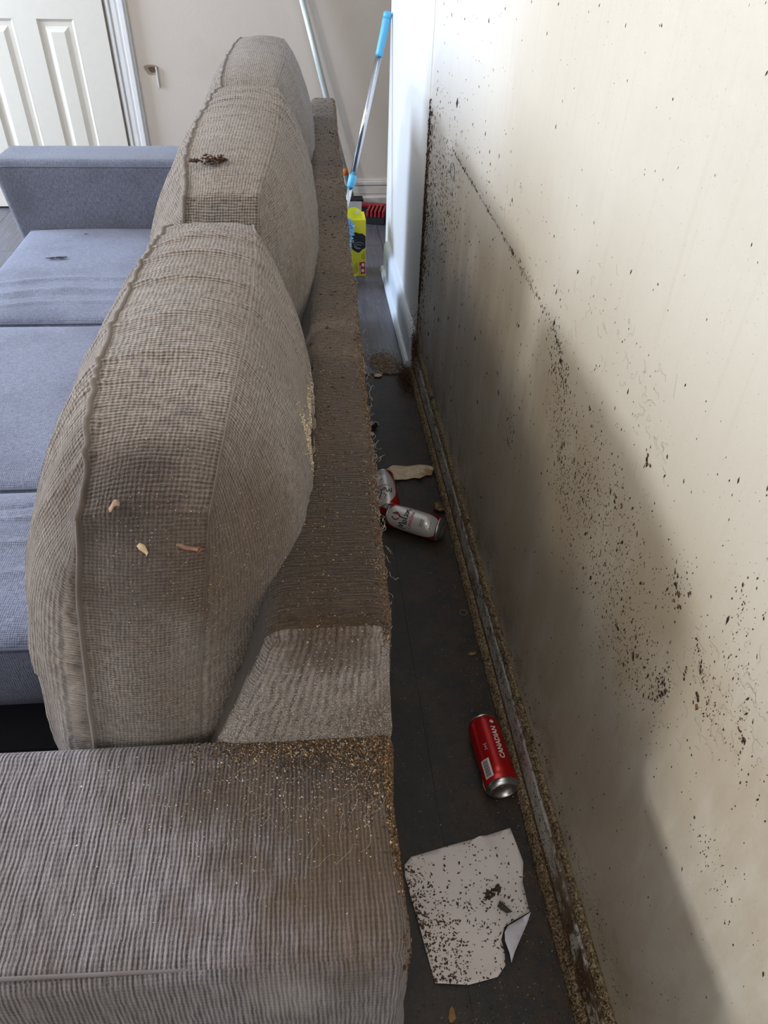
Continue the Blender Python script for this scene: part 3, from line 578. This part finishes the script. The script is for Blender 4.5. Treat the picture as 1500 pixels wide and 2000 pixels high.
# ---------------------------------------------------------------- paper sheet
def inside(pt, poly):
    x, y = pt; c = False; j = len(poly)-1
    for i in range(len(poly)):
        xi, yi = poly[i]; xj, yj = poly[j]
        if (yi > y) != (yj > y) and x < (xj-xi)*(y-yi)/(yj-yi)+xi: c = not c
        j = i
    return c
def sheet(name, poly, zf, mat, parent=None, cuts=3, th=.0004):
    bm = bmesh.new(); vs = [bm.verts.new((x, y, 0)) for x, y in poly]; f = bm.faces.new(vs)
    if f.normal.z < 0: f.normal_flip()
    step = .012; xs = [p[0] for p in poly]; ys = [p[1] for p in poly]
    for x in np.arange(min(xs)+step/2, max(xs), step): bmesh.ops.bisect_plane(bm, geom=bm.verts[:]+bm.edges[:]+bm.faces[:], plane_co=(x, 0, 0), plane_no=(1, 0, 0))
    for y in np.arange(min(ys)+step/2, max(ys), step): bmesh.ops.bisect_plane(bm, geom=bm.verts[:]+bm.edges[:]+bm.faces[:], plane_co=(0, y, 0), plane_no=(0, 1, 0))
    for v in bm.verts: v.co = Vector(zf(v.co.x, v.co.y))
    bmesh.ops.solidify(bm, geom=bm.faces[:], thickness=th)
    bmesh.ops.recalc_face_normals(bm, faces=bm.faces[:])
    me = bpy.data.meshes.new(name); bm.to_mesh(me); bm.free(); me.materials.append(mat)
    me.polygons.foreach_set('use_smooth', np.ones(len(me.polygons), bool))
    o = bpy.data.objects.new(name, me); COL.objects.link(o)
    if parent: o.parent = parent
    return o
def floor_px(u, v, z=0.):   # photo measurements turned into floor positions in metres
    d = fwd+r2*((u-750)/F_PX)+u2*((1000-v)/F_PX); t = (z-CAMH)/d.z; return (d.x*t, d.y*t)
PAPER = plain('white_paper', (226, 216, 212), .6, nz=.05, sc=20)
pp = [floor_px(*p, .004) for p in [(803, 1674), (790, 1690), (791, 1710), (850, 1921), (915, 1924), (972, 1908), (987, 1886), (985, 1862), (978, 1838), (984, 1814), (1004, 1800), (1034, 1781), (1021, 1722), (1022, 1684), (996, 1617), (936, 1636)]]
def zp(x, y):
    z = .0035+.0022*(1+math.sin(x*42+y*18))*.5+.0014*math.sin(y*55)
    ex, ey = floor_px(955, 1665); d_ = abs((x-ex)*.9+(y-ey)*.45); z += .007*max(0, 1-d_/.012)*max(0, min(1, (y-ey+.05)/.05))
    cx, cy = floor_px(1003, 1835); r = math.hypot(x-cx, y-cy); z += .016*max(0, 1-r/.045)**1.5
    return (x, y, z)
pap = sheet('paper_sheet', pp, zp, PAPER); 
pe = empty('paper_sheet'); pap.name = 'sheet'; pap.parent = pe
tag(pe, 'dirty white sheet of paper with a curled corner, on the dark floor', 'paper')
fp = [floor_px(*p, .02) for p in [(1037, 1781), (1030, 1802), (1018, 1830), (1006, 1858), (1000, 1878), (996, 1860), (986, 1838), (985, 1822), (992, 1808), (1008, 1797)]]
def zf2(x, y):
    cx, cy = floor_px(986, 1826, .02); r = math.hypot(x-cx, y-cy); return (x, y, .019+.004*math.cos(r*90)-.10*max(0, r-.02)*.5)
sheet('curled_corner', fp, zf2, plain('paper_back', (216, 212, 220), .6), pe)
pts = []
while len(pts) < 900:
    x, y = R.uniform(pp[1][0], pp[11][0]), R.uniform(pp[3][1]-.01, pp[14][1])
    if inside((x, y), pp):
        lft = max(0, 1-(x-(pp[2][0]+(pp[2][1]-y)*.28))/.06); bot = max(0, 1-abs(y-.47)/.1)
        if R.random() < .10+.75*lft*(.25+.75*(y < .58))+.15*bot: pts.append(zp(x, y))
P = np.array(pts)+[0, 0, .0004]
g = grains('paper_droppings', P, (0, 0, 1), R.uniform(.0006, .0020, len(P)), CRUMB, [(92, 64, 42), (122, 88, 58), (70, 50, 34)], (1.5, .8, .5)); stuff(g, 'brown droppings scattered on the white sheet of paper')
for (u, v), s_ in (((955, 1750), .010), ((971, 1738), .006)):
    x, y = floor_px(u, v); P = np.stack([R.normal(x, s_*.45, 40), R.normal(y, s_*.45, 40), np.full(40, zp(x, y)[2]+.001)], -1)
    bpy.data.objects['paper_droppings'].select_set(False)
    tag(grains('dirt_clump', P, (0, 0, 1), R.uniform(.002, .004, 40), CRUMB, [(64, 48, 34), (84, 62, 42)]), 'larger round brown dirt clump on the paper' if s_ > .008 else 'smaller brown dirt clump on the paper, upper right of the larger', 'dirt')
x, y = floor_px(985, 1775, .01)
tag(mesh('scrap', [(x-.012, y+.004, .012), (x-.006, y+.012, .016), (x+.013, y-.007, .012), (x+.002, y-.008, .011), (x-.002, y+.001, .020)], [(0, 3, 4), (3, 2, 4), (2, 1, 4), (1, 0, 4), (0, 1, 2, 3)], plain('dark_scrap', (70, 62, 52), .8), None, False), 'dark pointed scrap lying on the paper near its curled corner', 'scrap')

# cardboard strip, crumpled leaf, small scraps
CARD = crust_mat('torn_card', (206, 184, 150), (226, 208, 178), (160, 124, 84), 60)
cs = [floor_px(*p, .006) for p in [(752, 919), (766, 912), (786, 909), (815, 908), (838, 910), (852, 913), (846, 919), (843, 929), (832, 929), (820, 936), (808, 933), (795, 936), (772, 938), (760, 930)]]
tag(sheet('card_strip', cs, lambda x, y: (x, y, .006+.003*math.sin(x*60)+.002*math.sin(y*130+x*40)), CARD, None, 3, .0015), 'torn pale tan card strip reaching from the white can to the skirting', 'card')
def crumple(name, c, r, mat, label, cat, seed, flat=.6, thin=1.):
    bm = bmesh.new(); bmesh.ops.create_icosphere(bm, subdivisions=3, radius=1)
    V = np.array([v.co[:] for v in bm.verts]); n = snoise(V*3, seed, 4); V = V*(1+.38*n)[:, None]; V[:, 2] *= flat; V[:, 1] *= thin
    for v, q in zip(bm.verts, V): v.co = Vector(c)+Vector(q)*r
    me = bpy.data.meshes.new(name); bm.to_mesh(me); bm.free(); me.materials.append(mat); o = bpy.data.objects.new(name, me); COL.objects.link(o)
    return tag(o, label, cat)
LEAF = crust_mat('dry_leaf', (120, 100, 68), (160, 138, 100), (84, 66, 44), 120)
crumple('dry_leaf', (*floor_px(857, 988, .012), .012), .016, LEAF, 'crumpled dry tan leaf against the skirting beside the white cans', 'leaf', 5)
crumple('fluff_clump', (*floor_px(731, 832, .01), .01), .012, plain('dark_fluff', (34, 34, 34), 1), 'small black fluff clump by the sofa, beyond the cans', 'fluff', 8)
x, y = floor_px(905, 1197); n = 24
tag(tube('plastic_ring', [(x+.0085*math.cos(t), y+.0085*math.sin(t), .0016) for t in np.linspace(0, 6.28, n)], .0009, plain('ring_tan', (140, 120, 84), .5), None, 6), 'tiny tan plastic ring lying on the dark floor', 'ring')
bpy.data.objects['plastic_ring'].data.update()
sl = [floor_px(*p, .002) for p in [(914, 1279), (918, 1275), (928, 1272), (936, 1268), (930, 1277), (921, 1281)]]
tag(sheet('seed_scrap', sl, lambda x, y: (x, y, .003+.001*math.sin(x*300)), LEAF, None, 1, .0006), 'small pale leaf scrap beside the skirting, below the ring', 'scrap')
sl = [floor_px(*p, .003) for p in [(730, 733), (736, 730), (745, 731), (746, 735), (738, 737), (731, 736)]]
tag(sheet('pale_chip', sl, lambda x, y: (x, y, .004), CARD, None, 1, .001), 'flat pale chip on the floor at the edge of the grime', 'chip')
sl = [floor_px(*p, .002) for p in [(941, 1522), (946, 1520), (952, 1535), (956, 1546), (948, 1545), (943, 1535)]]
tag(sheet('paper_scrap', sl, lambda x, y: (x, y, .004+.002*math.sin(y*200)), CARD, None, 1, .001), 'spotted pale scrap beside the bottom of the red can', 'scrap')
crumple('tan_flake', (*floor_px(883, 1980, .01), .004), .006, plain('flake_tan', (140, 108, 70), .8), 'tan flake of debris on the floor below the paper', 'flake', 15, .4, 1.6)
crumple('chip', (*floor_px(731, 915, .01), .01), .010, plain('brown_chip', (120, 76, 48), .8), 'brown chip between sofa and the upright white can', 'chip', 18)

# crumb clump on the middle cushion; scraps on the near cushion
def on_cushion(cv, root, xl, yl, dz=0, zmin=.3):
    me = cv.data; V = np.zeros(len(me.vertices)*3); me.vertices.foreach_get('co', V); V = V.reshape(-1, 3)
    sc = (V[:, 0]-xl)**2+(V[:, 1]-yl)**2-(V[:, 2] > .35)*.0; ok = V[:, 2] > zmin; i = np.where(ok)[0][np.argmin(sc[ok])]
    ca, sa = math.cos(RZ), math.sin(RZ); p = V[i]; return np.array([root.location[0]+p[0]*ca-p[1]*sa, root.location[1]+p[0]*sa+p[1]*ca, root.location[2]+p[2]+dz])
pc = on_cushion(cv2, c2, -.025, -.268, .004)
P = np.concatenate([np.stack([R.normal(pc[0]+a_, s_, n_), R.normal(pc[1]+b_, s_, n_), pc[2]+np.abs(R.normal(0, s_*.8, n_))], -1) for a_, b_, s_, n_ in ((0, 0, .005, 40), (.014, -.002, .006, 50), (-.018, 0, .003, 14), (-.026, .004, .002, 8), (.022, .008, .003, 12))])
tag(grains('crumb_clump', P, (0, 0, 1), R.uniform(.002, .0042, len(P)), CRUMB, [(70, 44, 32), (96, 62, 46), (50, 34, 26)]), 'dark brown crumb clump lying on top of the middle back cushion', 'debris')
pc = on_cushion(cv1, c1, -.01, -.262, .003)
SK = plain('torn_skin', (170, 140, 118), .7)
for k, (dx, dy, L, wd, rz_, lab, mt) in enumerate([(-.020, .012, .012, .005, .2, 'pale flake on the nearest cushion, leftmost of the scraps', SK), (-.006, -.004, .016, .005, -1.1, 'cream curled flake on the nearest cushion, just right of the pale one', plain('cream_flake', (196, 172, 138), .7)), (.034, -.004, .026, .004, -.7, 'reddish brown stalk scrap on the nearest cushion', plain('red_scrap', (132, 96, 80), .7)), (.044, -.022, .024, .006, -1.5, 'rust coloured leaf scrap on the nearest cushion, below the stalk', plain('rust_scrap', (138, 92, 66), .8))]):
    t = np.linspace(-1, 1, 9); V = []
    for q in t:
        x_, y_ = q*L*.5, .25*L*math.sin(q*2.5)*.6; w_ = wd*.42*(1-.6*abs(q))*(1+.3*math.sin(q*7+k))
        for s_ in (-1, 1):
            X_, Y_ = x_, y_+s_*w_; V.append((X_*math.cos(rz_)-Y_*math.sin(rz_), X_*math.sin(rz_)+Y_*math.cos(rz_), .003+.003*math.cos(q*3+k)+.0015*s_))
    n = len(V); V = V+[(a_, b_, c_-.0012) for a_, b_, c_ in V]
    F = [(2*i, 2*i+2, 2*i+3, 2*i+1) for i in range(8)]+[(n+2*i+1, n+2*i+3, n+2*i+2, n+2*i) for i in range(8)]+[(2*i, n+2*i, n+2*i+2, 2*i+2) for i in range(8)]+[(2*i+3, n+2*i+3, n+2*i+1, 2*i+1) for i in range(8)]+[(0, 1, n+1, n), (16, n+16, n+17, 17)]
    pk = on_cushion(cv1, c1, -.01+dx, -.292+dy, .000, .455)
    o = mesh('dry_scrap', V, F, mt); o.location = pk; tag(o, lab, 'scrap')
def patch_on(cv, root, p0, pts, mat, name, lift=.0012):
    me = cv.data; V = np.zeros(len(me.vertices)*3); me.vertices.foreach_get('co', V); V = V.reshape(-1, 3); out = []
    Nn = np.array([v.normal[:] for v in me.vertices])
    for (u_, v_) in pts:
        q_ = np.array([p0[0], p0[1]+u_, p0[2]+v_]); w_ = (V[:, 1]-q_[1])**2+(V[:, 2]-q_[2])**2+(V[:, 0] < 0)*9; i_ = int(np.argmin(w_))
        out.append((V[i_][0]+Nn[i_][0]*lift, q_[1]+Nn[i_][1]*lift, q_[2]+Nn[i_][2]*lift))
    return mesh(name, out, [tuple(range(len(out)))], mat, root, False)
HOLE = plain('hole_brown', (58, 40, 34), 1)
for (yy, zz, rr) in ((.075, .375, .010), (.060, .365, .008), (.020, .375, .013), (-.012, .372, .012), (-.040, .365, .005)):
    tt = np.linspace(0, 6.283, 11)[:-1]; kk = 1+.4*np.sin(tt*3+yy*200)+.2*np.sin(tt*5)
    patch_on(cv1, c1, (0, yy, zz), [(math.cos(a_)*rr*k_*1.2, math.sin(a_)*rr*k_) for a_, k_ in zip(tt, kk)], HOLE, 'torn_hole')
P, N = sample(cv1, 1100, lambda c, n: (n[:, 0] > .1)*(np.exp(-((c[:, 1]-.02)/.05)**2-((c[:, 2]-.40)/.010)**2)+np.exp(-((c[:, 1]+.055)/.012)**2-((c[:, 2]-.40)/.03)**2)))
stuff(grains('foam_fluff', P, N, R.uniform(.0010, .0024, len(P)), CRUMB, [(186, 172, 150), (200, 188, 168), (164, 146, 122)]), 'cream foam fluff around the torn holes in the nearest cushion', tf=C1T)
crumple('lint_tuft', tuple(on_cushion(cv1, c1, .10, .262, .006)+np.array([.012, 0, -.03])), .010, plain('lint', (150, 136, 112), 1), 'pale lint tuft caught between the nearest and middle cushions', 'lint', 33)

# ---------------------------------------------------------------- drink cans
def can_mat():
    s = NT('printed_can', .28, .35); x, y, z = s.sep(s.obj()); an = s.math('ARCTAN2', y, x)
    e = s.math('ADD', s.math('POWER', s.math('DIVIDE', s.math('ABSOLUTE', an), 1.40), 2.), s.math('POWER', s.math('DIVIDE', s.math('SUBTRACT', z, .080), .078), 2.))
    f = s.math('LESS_THAN', e, 1.)
    s.col(s.mix(f, lin((176, 22, 22)), lin((214, 210, 206)))); s.bump(s.noise(s.obj(), 30, 3), .0008, .5); return s.m
CANM = can_mat(); ALU = plain('aluminium', (190, 190, 188), .3, 1., .08); BLK = plain('print_black', (20, 20, 24), .5); WHT = plain('print_white', (226, 220, 214), .5); RED = plain('print_red', (176, 28, 28), .5); SIL = plain('print_grey', (150, 154, 160), .5)
RC = .0331
def text_pts(body, size, shear=0., bold=0.):
    cu = bpy.data.curves.new('t', 'FONT'); cu.body = body; cu.size = size; cu.shear = shear; cu.offset = bold; cu.align_x = 'CENTER'; cu.align_y = 'CENTER'; cu.resolution_u = 2
    o = bpy.data.objects.new('t', cu); COL.objects.link(o); dg = bpy.context.evaluated_depsgraph_get(); me = bpy.data.meshes.new_from_object(o.evaluated_get(dg))
    bm = bmesh.new(); bm.from_mesh(me); bmesh.ops.triangulate(bm, faces=bm.faces[:]); bmesh.ops.subdivide_edges(bm, edges=[e for e in bm.edges if e.calc_length() > size*.3], cuts=2); bmesh.ops.triangulate(bm, faces=bm.faces[:])
    V = [tuple(v.co) for v in bm.verts]; F = [tuple(v.index for v in f.verts) for f in bm.faces]; bm.free()
    bpy.data.objects.remove(o); bpy.data.curves.remove(cu); bpy.data.meshes.remove(me); return V, F
def wrap(name, V, F, ang, z0, mat, parent, axial=False, lift=.00025):
    out = []
    for v in V:
        s_, t_ = (v[0], v[1]) if not axial else (-v[1], v[0])
        th_ = ang+s_/RC; out.append(((RC+lift)*math.cos(th_), (RC+lift)*math.sin(th_), z0+t_))
    return mesh(name, out, F, mat, parent, False)
def stroke(pts, wd):
    P = np.array(pts, float); P = np.stack([np.interp(np.linspace(0, 1, 60), np.linspace(0, 1, len(P)), P[:, i]) for i in (0, 1)], -1)
    k = np.ones(5)/5; Q = np.stack([np.convolve(np.pad(P[:, i], 2, 'edge'), k, 'valid') for i in (0, 1)], -1)
    T = np.gradient(Q, axis=0); T /= np.linalg.norm(T, axis=1)[:, None]+1e-9; Nn = np.stack([-T[:, 1], T[:, 0]], -1)
    V = []; 
    for q, m in zip(Q, Nn): V += [(*(q+m*wd/2), 0), (*(q-m*wd/2), 0)]
    return V, [(2*i, 2*i+1, 2*i+3, 2*i+2) for i in range(len(Q)-1)]
def make_can(label, loc, axis, roll):
    """axis = direction from can bottom to its top"""
    root = empty('drink_can'); tag(root, label, 'can', 'empty drink cans on the floor behind the sofa')
    prof = [(.0255, .004), (.0275, .0015), (.0300, .004), (.0325, .010), (.0331, .0118)]+[(.0331, z) for z in (.05, .09, .125)]+[(.0331, .140), (.0318, .146), (.0290, .151), (.0272, .154)]
    n = 56; lathe('can_body', prof[4:], CANM, root, n, None, None)
    b = root.children[0]
    lathe('can_bottom', [(0, .012), (.010, .0115), (.018, .009), (.0225, .004), (.0240, .0010), (.0258, .0), (.0275, .0012), (.0305, .0050), (.0326, .0085), (.0332, .0120)], ALU, root, n)
    lid = lathe('can_lid', [(.0272, .1535), (.0280, .156), (.0270, .1575), (.0255, .1568), (.0245, .153), (0, .1530)], ALU, root, n)
    boxes('pull_tab', [(-.012, .006, -.006, .006, .1532, .1545)], ALU, lid, .0015)
    # printing: hexagon badge, script, word, small print
    hx = [(.0125*math.cos(t), .0125*math.sin(t), 0) for t in np.linspace(0, 6.283, 7)[:-1]]; h2 = [(a_*.80, b_*.80, 0) for a_, b_, _ in hx]
    wrap('badge_outline', hx+h2, [(i, (i+1) % 6, (i+1) % 6+6, i+6) for i in range(6)], 0, .127, BLK, root)
    wrap('badge', h2, [tuple(range(6))], 0, .127, RED, root)
    S_ = [[(-26, -8), (-24, 6), (-21, 9), (-19, -2), (-17, 3), (-13, 9), (-12, -6), (-10, -8)], [(-6, 1), (-9, 0), (-9, -6), (-5, -7), (-4, -1), (-6, 1)], [(-1, -5), (2, 8), (3, 11), (1, 10), (0, -6), (3, -6)],
          [(9, 2), (6, 1), (8, -3), (8, -6), (4, -6)], [(14, 1), (11, 0), (11, -5), (15, -6), (16, -1), (14, 1)], [(18, 1), (18, -6), (20, 0), (23, 1), (23, -5), (26, -6), (30, -3)]]
    V, F = [], []
    for s_ in S_:
        v_, f_ = stroke([(x_*.00118, y_*.0014) for x_, y_ in s_], .0026); F += [tuple(i+len(V) for i in f) for f in f_]; V += v_
    wrap('script_lettering', V, F, 0, .103, BLK, root)
    V, F = text_pts('CANADIAN', .0115, 0, .0002); V = [(x_*.85, y_*1.1, 0) for x_, y_, _ in V]; wrap('word_lettering', V, F, 0, .083, RED, root)
    for k, zz in enumerate((.055, .050, .035, .028)):
        V, F = text_pts('BEER BIERE' if k == 0 else ('473 mL' if k == 2 else '5% alc./vol.'), .0045, 0, .0001); wrap('small_print', V, F, .05, zz, BLK, root)
    # side of the can: word along the axis, leaf, barcode
    V, F = text_pts('CANADIAN', .0150, .0, .0004); V = [(x_*.92, y_, 0) for x_, y_, _ in V]; wrap('side_lettering', V, F, math.pi+.33, .088, WHT, root, True)
    lf = [(0, 1), (.2, .55), (.55, .7), (.5, .3), (.95, .35), (.7, 0), (.5, -.35), (.1, -.3), (0, -.8), (-.1, -.3), (-.5, -.35), (-.7, 0), (-.95, .35), (-.5, .3), (-.55, .7), (-.2, .55)]
    wrap('maple_leaf', [(a_*.006, b_*.006, 0) for a_, b_ in lf], [tuple(range(len(lf)))], math.pi+.33, .134, WHT, root)
    wrap('side_mark', [(-.001, -.006, 0), (.001, -.006, 0), (.001, .006, 0), (-.001, .006, 0), (-.004, .005, 0), (.004, .005, 0), (.004, .0065, 0), (-.004, .0065, 0), (-.004, -.0065, 0), (.004, -.0065, 0), (.004, -.005, 0), (-.004, -.005, 0), (-.003, -.0005, 0), (.003, -.0005, 0), (.003, .0008, 0), (-.003, .0008, 0)], [(0, 1, 2, 3), (4, 5, 6, 7), (8, 9, 10, 11), (12, 13, 14, 15)], math.pi-.52, .083, SIL, root)
    g_ = [(-.010+.020*i/8, z_, 0) for i in range(9) for z_ in (-.019, .019)]
    bp = wrap('barcode_panel', g_, [(2*i, 2*i+2, 2*i+3, 2*i+1) for i in range(8)], math.pi-.85, .040, WHT, root)
    V, F = [], []
    for i in range(17):
        z_ = -.016+.002*i; h_ = .0004+.0004*((i*7) % 3)/2; n0 = len(V)
        V += [(x_, z_+s_*h_, 0) for x_ in (-.006, -.002, .002, .006) for s_ in (-1, 1)]; F += [(n0+2*j, n0+2*j+2, n0+2*j+3, n0+2*j+1) for j in range(3)]
    wrap('bars', V, F, math.pi-.85, .040, BLK, bp, False, .0004)
    a = Vector(axis).normalized(); q = a.to_track_quat('Z', 'Y')
    root.rotation_mode = 'QUATERNION'; root.rotation_quaternion = q @ Matrix.Rotation(roll, 3, 'Z').to_quaternion(); root.location = loc
    return root
# roll chosen so that the side described in each label faces up: angle whose outward normal points up
def up_roll(axis, face_ang):
    a = Vector(axis).normalized(); m = a.to_track_quat('Z', 'Y').to_matrix(); u_ = m.inverted() @ Vector((0, 0, 1)); return math.atan2(u_.y, u_.x)-face_ang
ax3 = (-.006+(.333-.339), .871-.697, 0); make_can('red drink can with white lettering and barcode, lying beside the skirting', (.3365, .697-.003, RC+.0015), ax3, up_roll(ax3, math.pi))
x, y = floor_px(868, 1036, RC); x2, y2 = floor_px(752, 1000, RC); ax2 = (x2-x, y2-y, 0); L = math.hypot(x2-x, y2-y)
make_can('white and red drink can with hexagon badge, the right of the touching pair', (x-.006, y, RC+.0005), ax2, up_roll(ax2, .8))
ax1 = (.02, -1, 0); x, y = floor_px(753, 921, RC)
make_can('white and red drink can lying half hidden by the sofa edge', (x-.012, y-.022, RC+.0005), ax1, up_roll(ax1, -.5))

# ---------------------------------------------------------------- cleaning things past the sofa
def at(u, v, Y):
    d = fwd+r2*((u-750)/F_PX)+u2*((1000-v)/F_PX); t = Y/d.y; return Vector((d.x*t, Y, CAMH+d.z*t))
CHR = plain('chrome_tube', (200, 202, 206), .18, 1., .05); BLU = plain('light_blue_plastic', (86, 172, 214), .4); BLUF = plain('blue_chenille', (120, 186, 222), .9)
T = at(757, 30, 3.345); B = at(671, 428, 3.17); dd = (B-T); floor_t = (T.z-.05)/(T.z-B.z); E_ = T+dd*floor_t
du = empty('duster', (E_.x, E_.y, 0)); tag(du, 'chrome pole duster with blue grip and fluffy blue head, leaning on the wall end', 'duster')
def rel(v): return tuple(Vector(v)-Vector((E_.x, E_.y, 0)))
def seg(a, b): return T+dd*a, T+dd*b
a, b = seg(.0, .185); lathe('grip', [(.010, 0), (.015, .004), (.0165, .02), (.0150, .06), (.0145, (b-a).length-.01), (.013, (b-a).length)], BLU, du, 24, rel(a), rel(b))
lathe('grip_cap', [(.0120, -.012), (.0175, -.006), (.0165, .012)], BLU, du, 20, rel(a), rel(b))
a, b = seg(.18, .80); lathe('upper_tube', [(.0125, 0), (.0125, (b-a).length)], CHR, du, 24, rel(a), rel(b))
a, b = seg(.765, .83); lathe('collar', [(.015, 0), (.0165, .003), (.0165, (b-a).length-.003), (.015, (b-a).length)], BLU, du, 24, rel(a), rel(b))
a, b = seg(.82, 1.02); lathe('lower_tube', [(.0105, 0), (.0105, (b-a).length)], CHR, du, 24, rel(a), rel(b))
a, b = seg(.99, floor_t); L = (b-a).length
hd = lathe('duster_head', [(.012, 0), (.032, .02), (.038, L*.5), (.034, L-.02), (.012, L)], BLUF, du, 24, rel(a), rel(b))
q = dd.to_track_quat('Z', 'Y').to_matrix(); P = []; Nn = []
for i in range(1500):
    h_ = R.uniform(.0, L); t_ = R.uniform(0, 6.283); rr = .036*math.sin(min(1, max(.18, h_/.04))*1.57) if h_ < .04 else .038
    n_ = q @ Vector((math.cos(t_), math.sin(t_), R.normal(0, .2))); P.append(tuple(Vector(rel(a))+q @ Vector((0, 0, h_))+n_*rr)); Nn.append(tuple(n_.normalized()))
g = grains('chenille_fingers', np.array(P), np.array(Nn), .0042, CRUMB, [(120, 186, 222), (96, 164, 206), (160, 208, 234)], (.9, .9, 3.2), du); g['kind'] = 'stuff'

GRN = plain('pole_white', (200, 208, 206), .3, .3)
bt = at(691, 402, 4.10); tp = at(585, -20, 4.150); dr = (tp-bt); br = empty('broom', (bt.x, bt.y, 0)); tag(br, 'thin pale metal broom pole leaning on the far wall behind the sofa', 'broom')
def relb(v): return tuple(Vector(v)-Vector((bt.x, bt.y, 0)))
lathe('pole', [(.0145, 0), (.0145, dr.length*1.28)], GRN, br, 20, relb(bt), relb(tp))
k1 = bt+dr*.555; k2 = bt+dr*.60
for f_ in (.475, .52): lathe('pole_ring', [(.0155, 0), (.0160, .004), (.0155, .008)], plain('pole_ring', (150, 156, 156), .4), br, 20, relb(bt+dr*f_), relb(bt+dr))
lathe('orange_band', [(.0155, 0), (.0158, .03), (.0155, .031)], plain('orange', (214, 128, 60), .5), br, 20, relb(bt+dr*.165), relb(bt+dr))
bh = boxes('broom_head', [(-.12, .05, -.045, .03, .012, .062)], plain('black_bristle', (20, 20, 26), .7), br, .008)
bh['label'] = 'black broom head'
# bottle with green cap
p = at(672, 398, 3.95); bo = empty('bottle', (p.x+.0, 3.95, 0)); tag(bo, 'white spray bottle with a green cap, mostly hidden behind the sofa end', 'bottle')
lathe('bottle_body', [(.026, .0), (.028, .006), (.028, .10), (.014, .128), (.012, .135)], plain('white_plastic', (206, 206, 226), .35), bo, 24)
lathe('cap', [(.0145, .133), (.0145, .165), (.012, .168)], plain('green_plastic', (60, 140, 84), .4), bo, 20)
boxes('bottle_label', [(-.018, .018, -.0295, -.026, .03, .09)], plain('blue_label', (110, 116, 180), .5), bo, .001)

# yellow carton of bags
YEL = plain('yellow_card', (214, 204, 44), .5, nz=.05); BX, BY = .156, 3.205
bx = empty('bag_carton', (BX, BY, 0)); tag(bx, 'tall yellow carton with black bag picture and red label, standing behind the duster', 'carton')
boxes('carton_body', [(0, .130, 0, .105, 0, .250)], YEL, bx, .0015)
boxes('flap', [(.030, .112, .012, .014, .250, .322)], plain('grey_card', (178, 172, 170), .7), bx, .0006)
th = np.linspace(0, 2*math.pi, 28, endpoint=False)
def disc(name, c, r, y, mat, sx=1.):
    n = len(th); V = [(c[0]+r*sx*math.cos(t), y, c[1]+r*math.sin(t)) for t in th]; V += [(a_, y+.002, b_) for a_, _, b_ in V]
    return mesh(name, V, [tuple(range(n)), tuple(reversed(range(n, 2*n)))]+[(i, i+n, (i+1) % n+n, (i+1) % n) for i in range(n)], mat, bx, False)
disc('round_tab', (.078, .262), .038, .009, plain('bright_yellow', (244, 240, 40), .45)); disc('tab_dot', (.092, .280), .008, .006, WHT)
n = 30; t = np.linspace(0, 2*math.pi, n, endpoint=False); k = 1+.10*np.sin(t*3+1)+.06*np.sin(t*7)
V = [(.100+.038*math.cos(a_)*c_ if math.cos(a_)*.038*c_ < .029 else .129, -.0012, .155+.042*math.sin(a_)*c_) for a_, c_ in zip(t, k)]
mesh('bag_picture', V, [tuple(range(n))], plain('bag_black', (22, 26, 30), .35), bx, False)
for r_, cx, cz in ((.010, .098, .137), (.018, .100, .140)):
    V, F = stroke([(cx+r_*1.2*math.cos(a_), cz+r_*.8*math.sin(a_)) for a_ in np.linspace(.3, 5.2, 20)], .0022); mesh('bag_highlight', [(x_, -.0018, y_) for x_, y_, _ in V], F, SIL, bx, False)
mesh('red_label', [(.102, -.0013, .012), (.128, -.0013, .012), (.128, -.0013, .066), (.102, -.0013, .066)], [(0, 1, 2, 3)], plain('label_red', (176, 40, 52), .5), bx, False)
for x0, x1, z0, z1 in ((.104, .107, .014, .050), (.113, .124, .046, .060), (.112, .123, .020, .034)): mesh('label_mark', [(x0, -.0018, z0), (x1, -.0018, z0), (x1, -.0018, z1), (x0, -.0018, z1)], [(0, 1, 2, 3)], WHT, bx, False)
for x0, z0, z1 in ((.070, .012, .066), (.078, .016, .060), (.086, .012, .068), (.092, .020, .062), (.118, .078, .108), (.124, .076, .112), (.112, .080, .1)): mesh('print_line', [(x0, -.0013, z0), (x0+.0018, -.0013, z0), (x0+.0018, -.0013, z1), (x0, -.0013, z1)], [(0, 1, 2, 3)], plain('olive_print', (120, 108, 30), .6), bx, False)

# red hand brush on a dark dustpan
p = at(728, 415, 3.93)
hb = empty('hand_brush', (.37, 3.93, 0), -.25); tag(hb, 'dark red hand brush with black bristles lying on the floor by the far wall', 'brush')
REDP = plain('dark_red_plastic', (140, 32, 40), .4)
boxes('brush_back', [(-.10, .075, .02, .05, .055, .075)], REDP, hb, .006)
for i in range(5): boxes('red_rib', [(-.005+i*.020, .006+i*.020, -.075, .03, .040, .072)], REDP, hb, .003)
boxes('bristle_block', [(-.10, .09, -.07, .06, .0, .045)], plain('black_bristles', (24, 22, 28), .9), hb, .006)
boxes('handle', [(-.24, -.095, .022, .046, .048, .068)], REDP, hb, .008)

# pale blue bag and white rod past the far arm, at the left edge
crumple('plastic_bag', (-1.43, 3.10, .05), .085, plain('pale_blue_plastic', (176, 206, 240), .4), 'pale blue crumpled plastic bag on the floor past the far armrest', 'bag', 41, .6)
p0, p1 = (-1.205, 2.74, .62), (-1.135, 2.74, .002)
tag(tube('white_rod', [p0, p1], .006, TRIM, None, 10), 'thin white rod standing against the front end of the far armrest', 'rod')
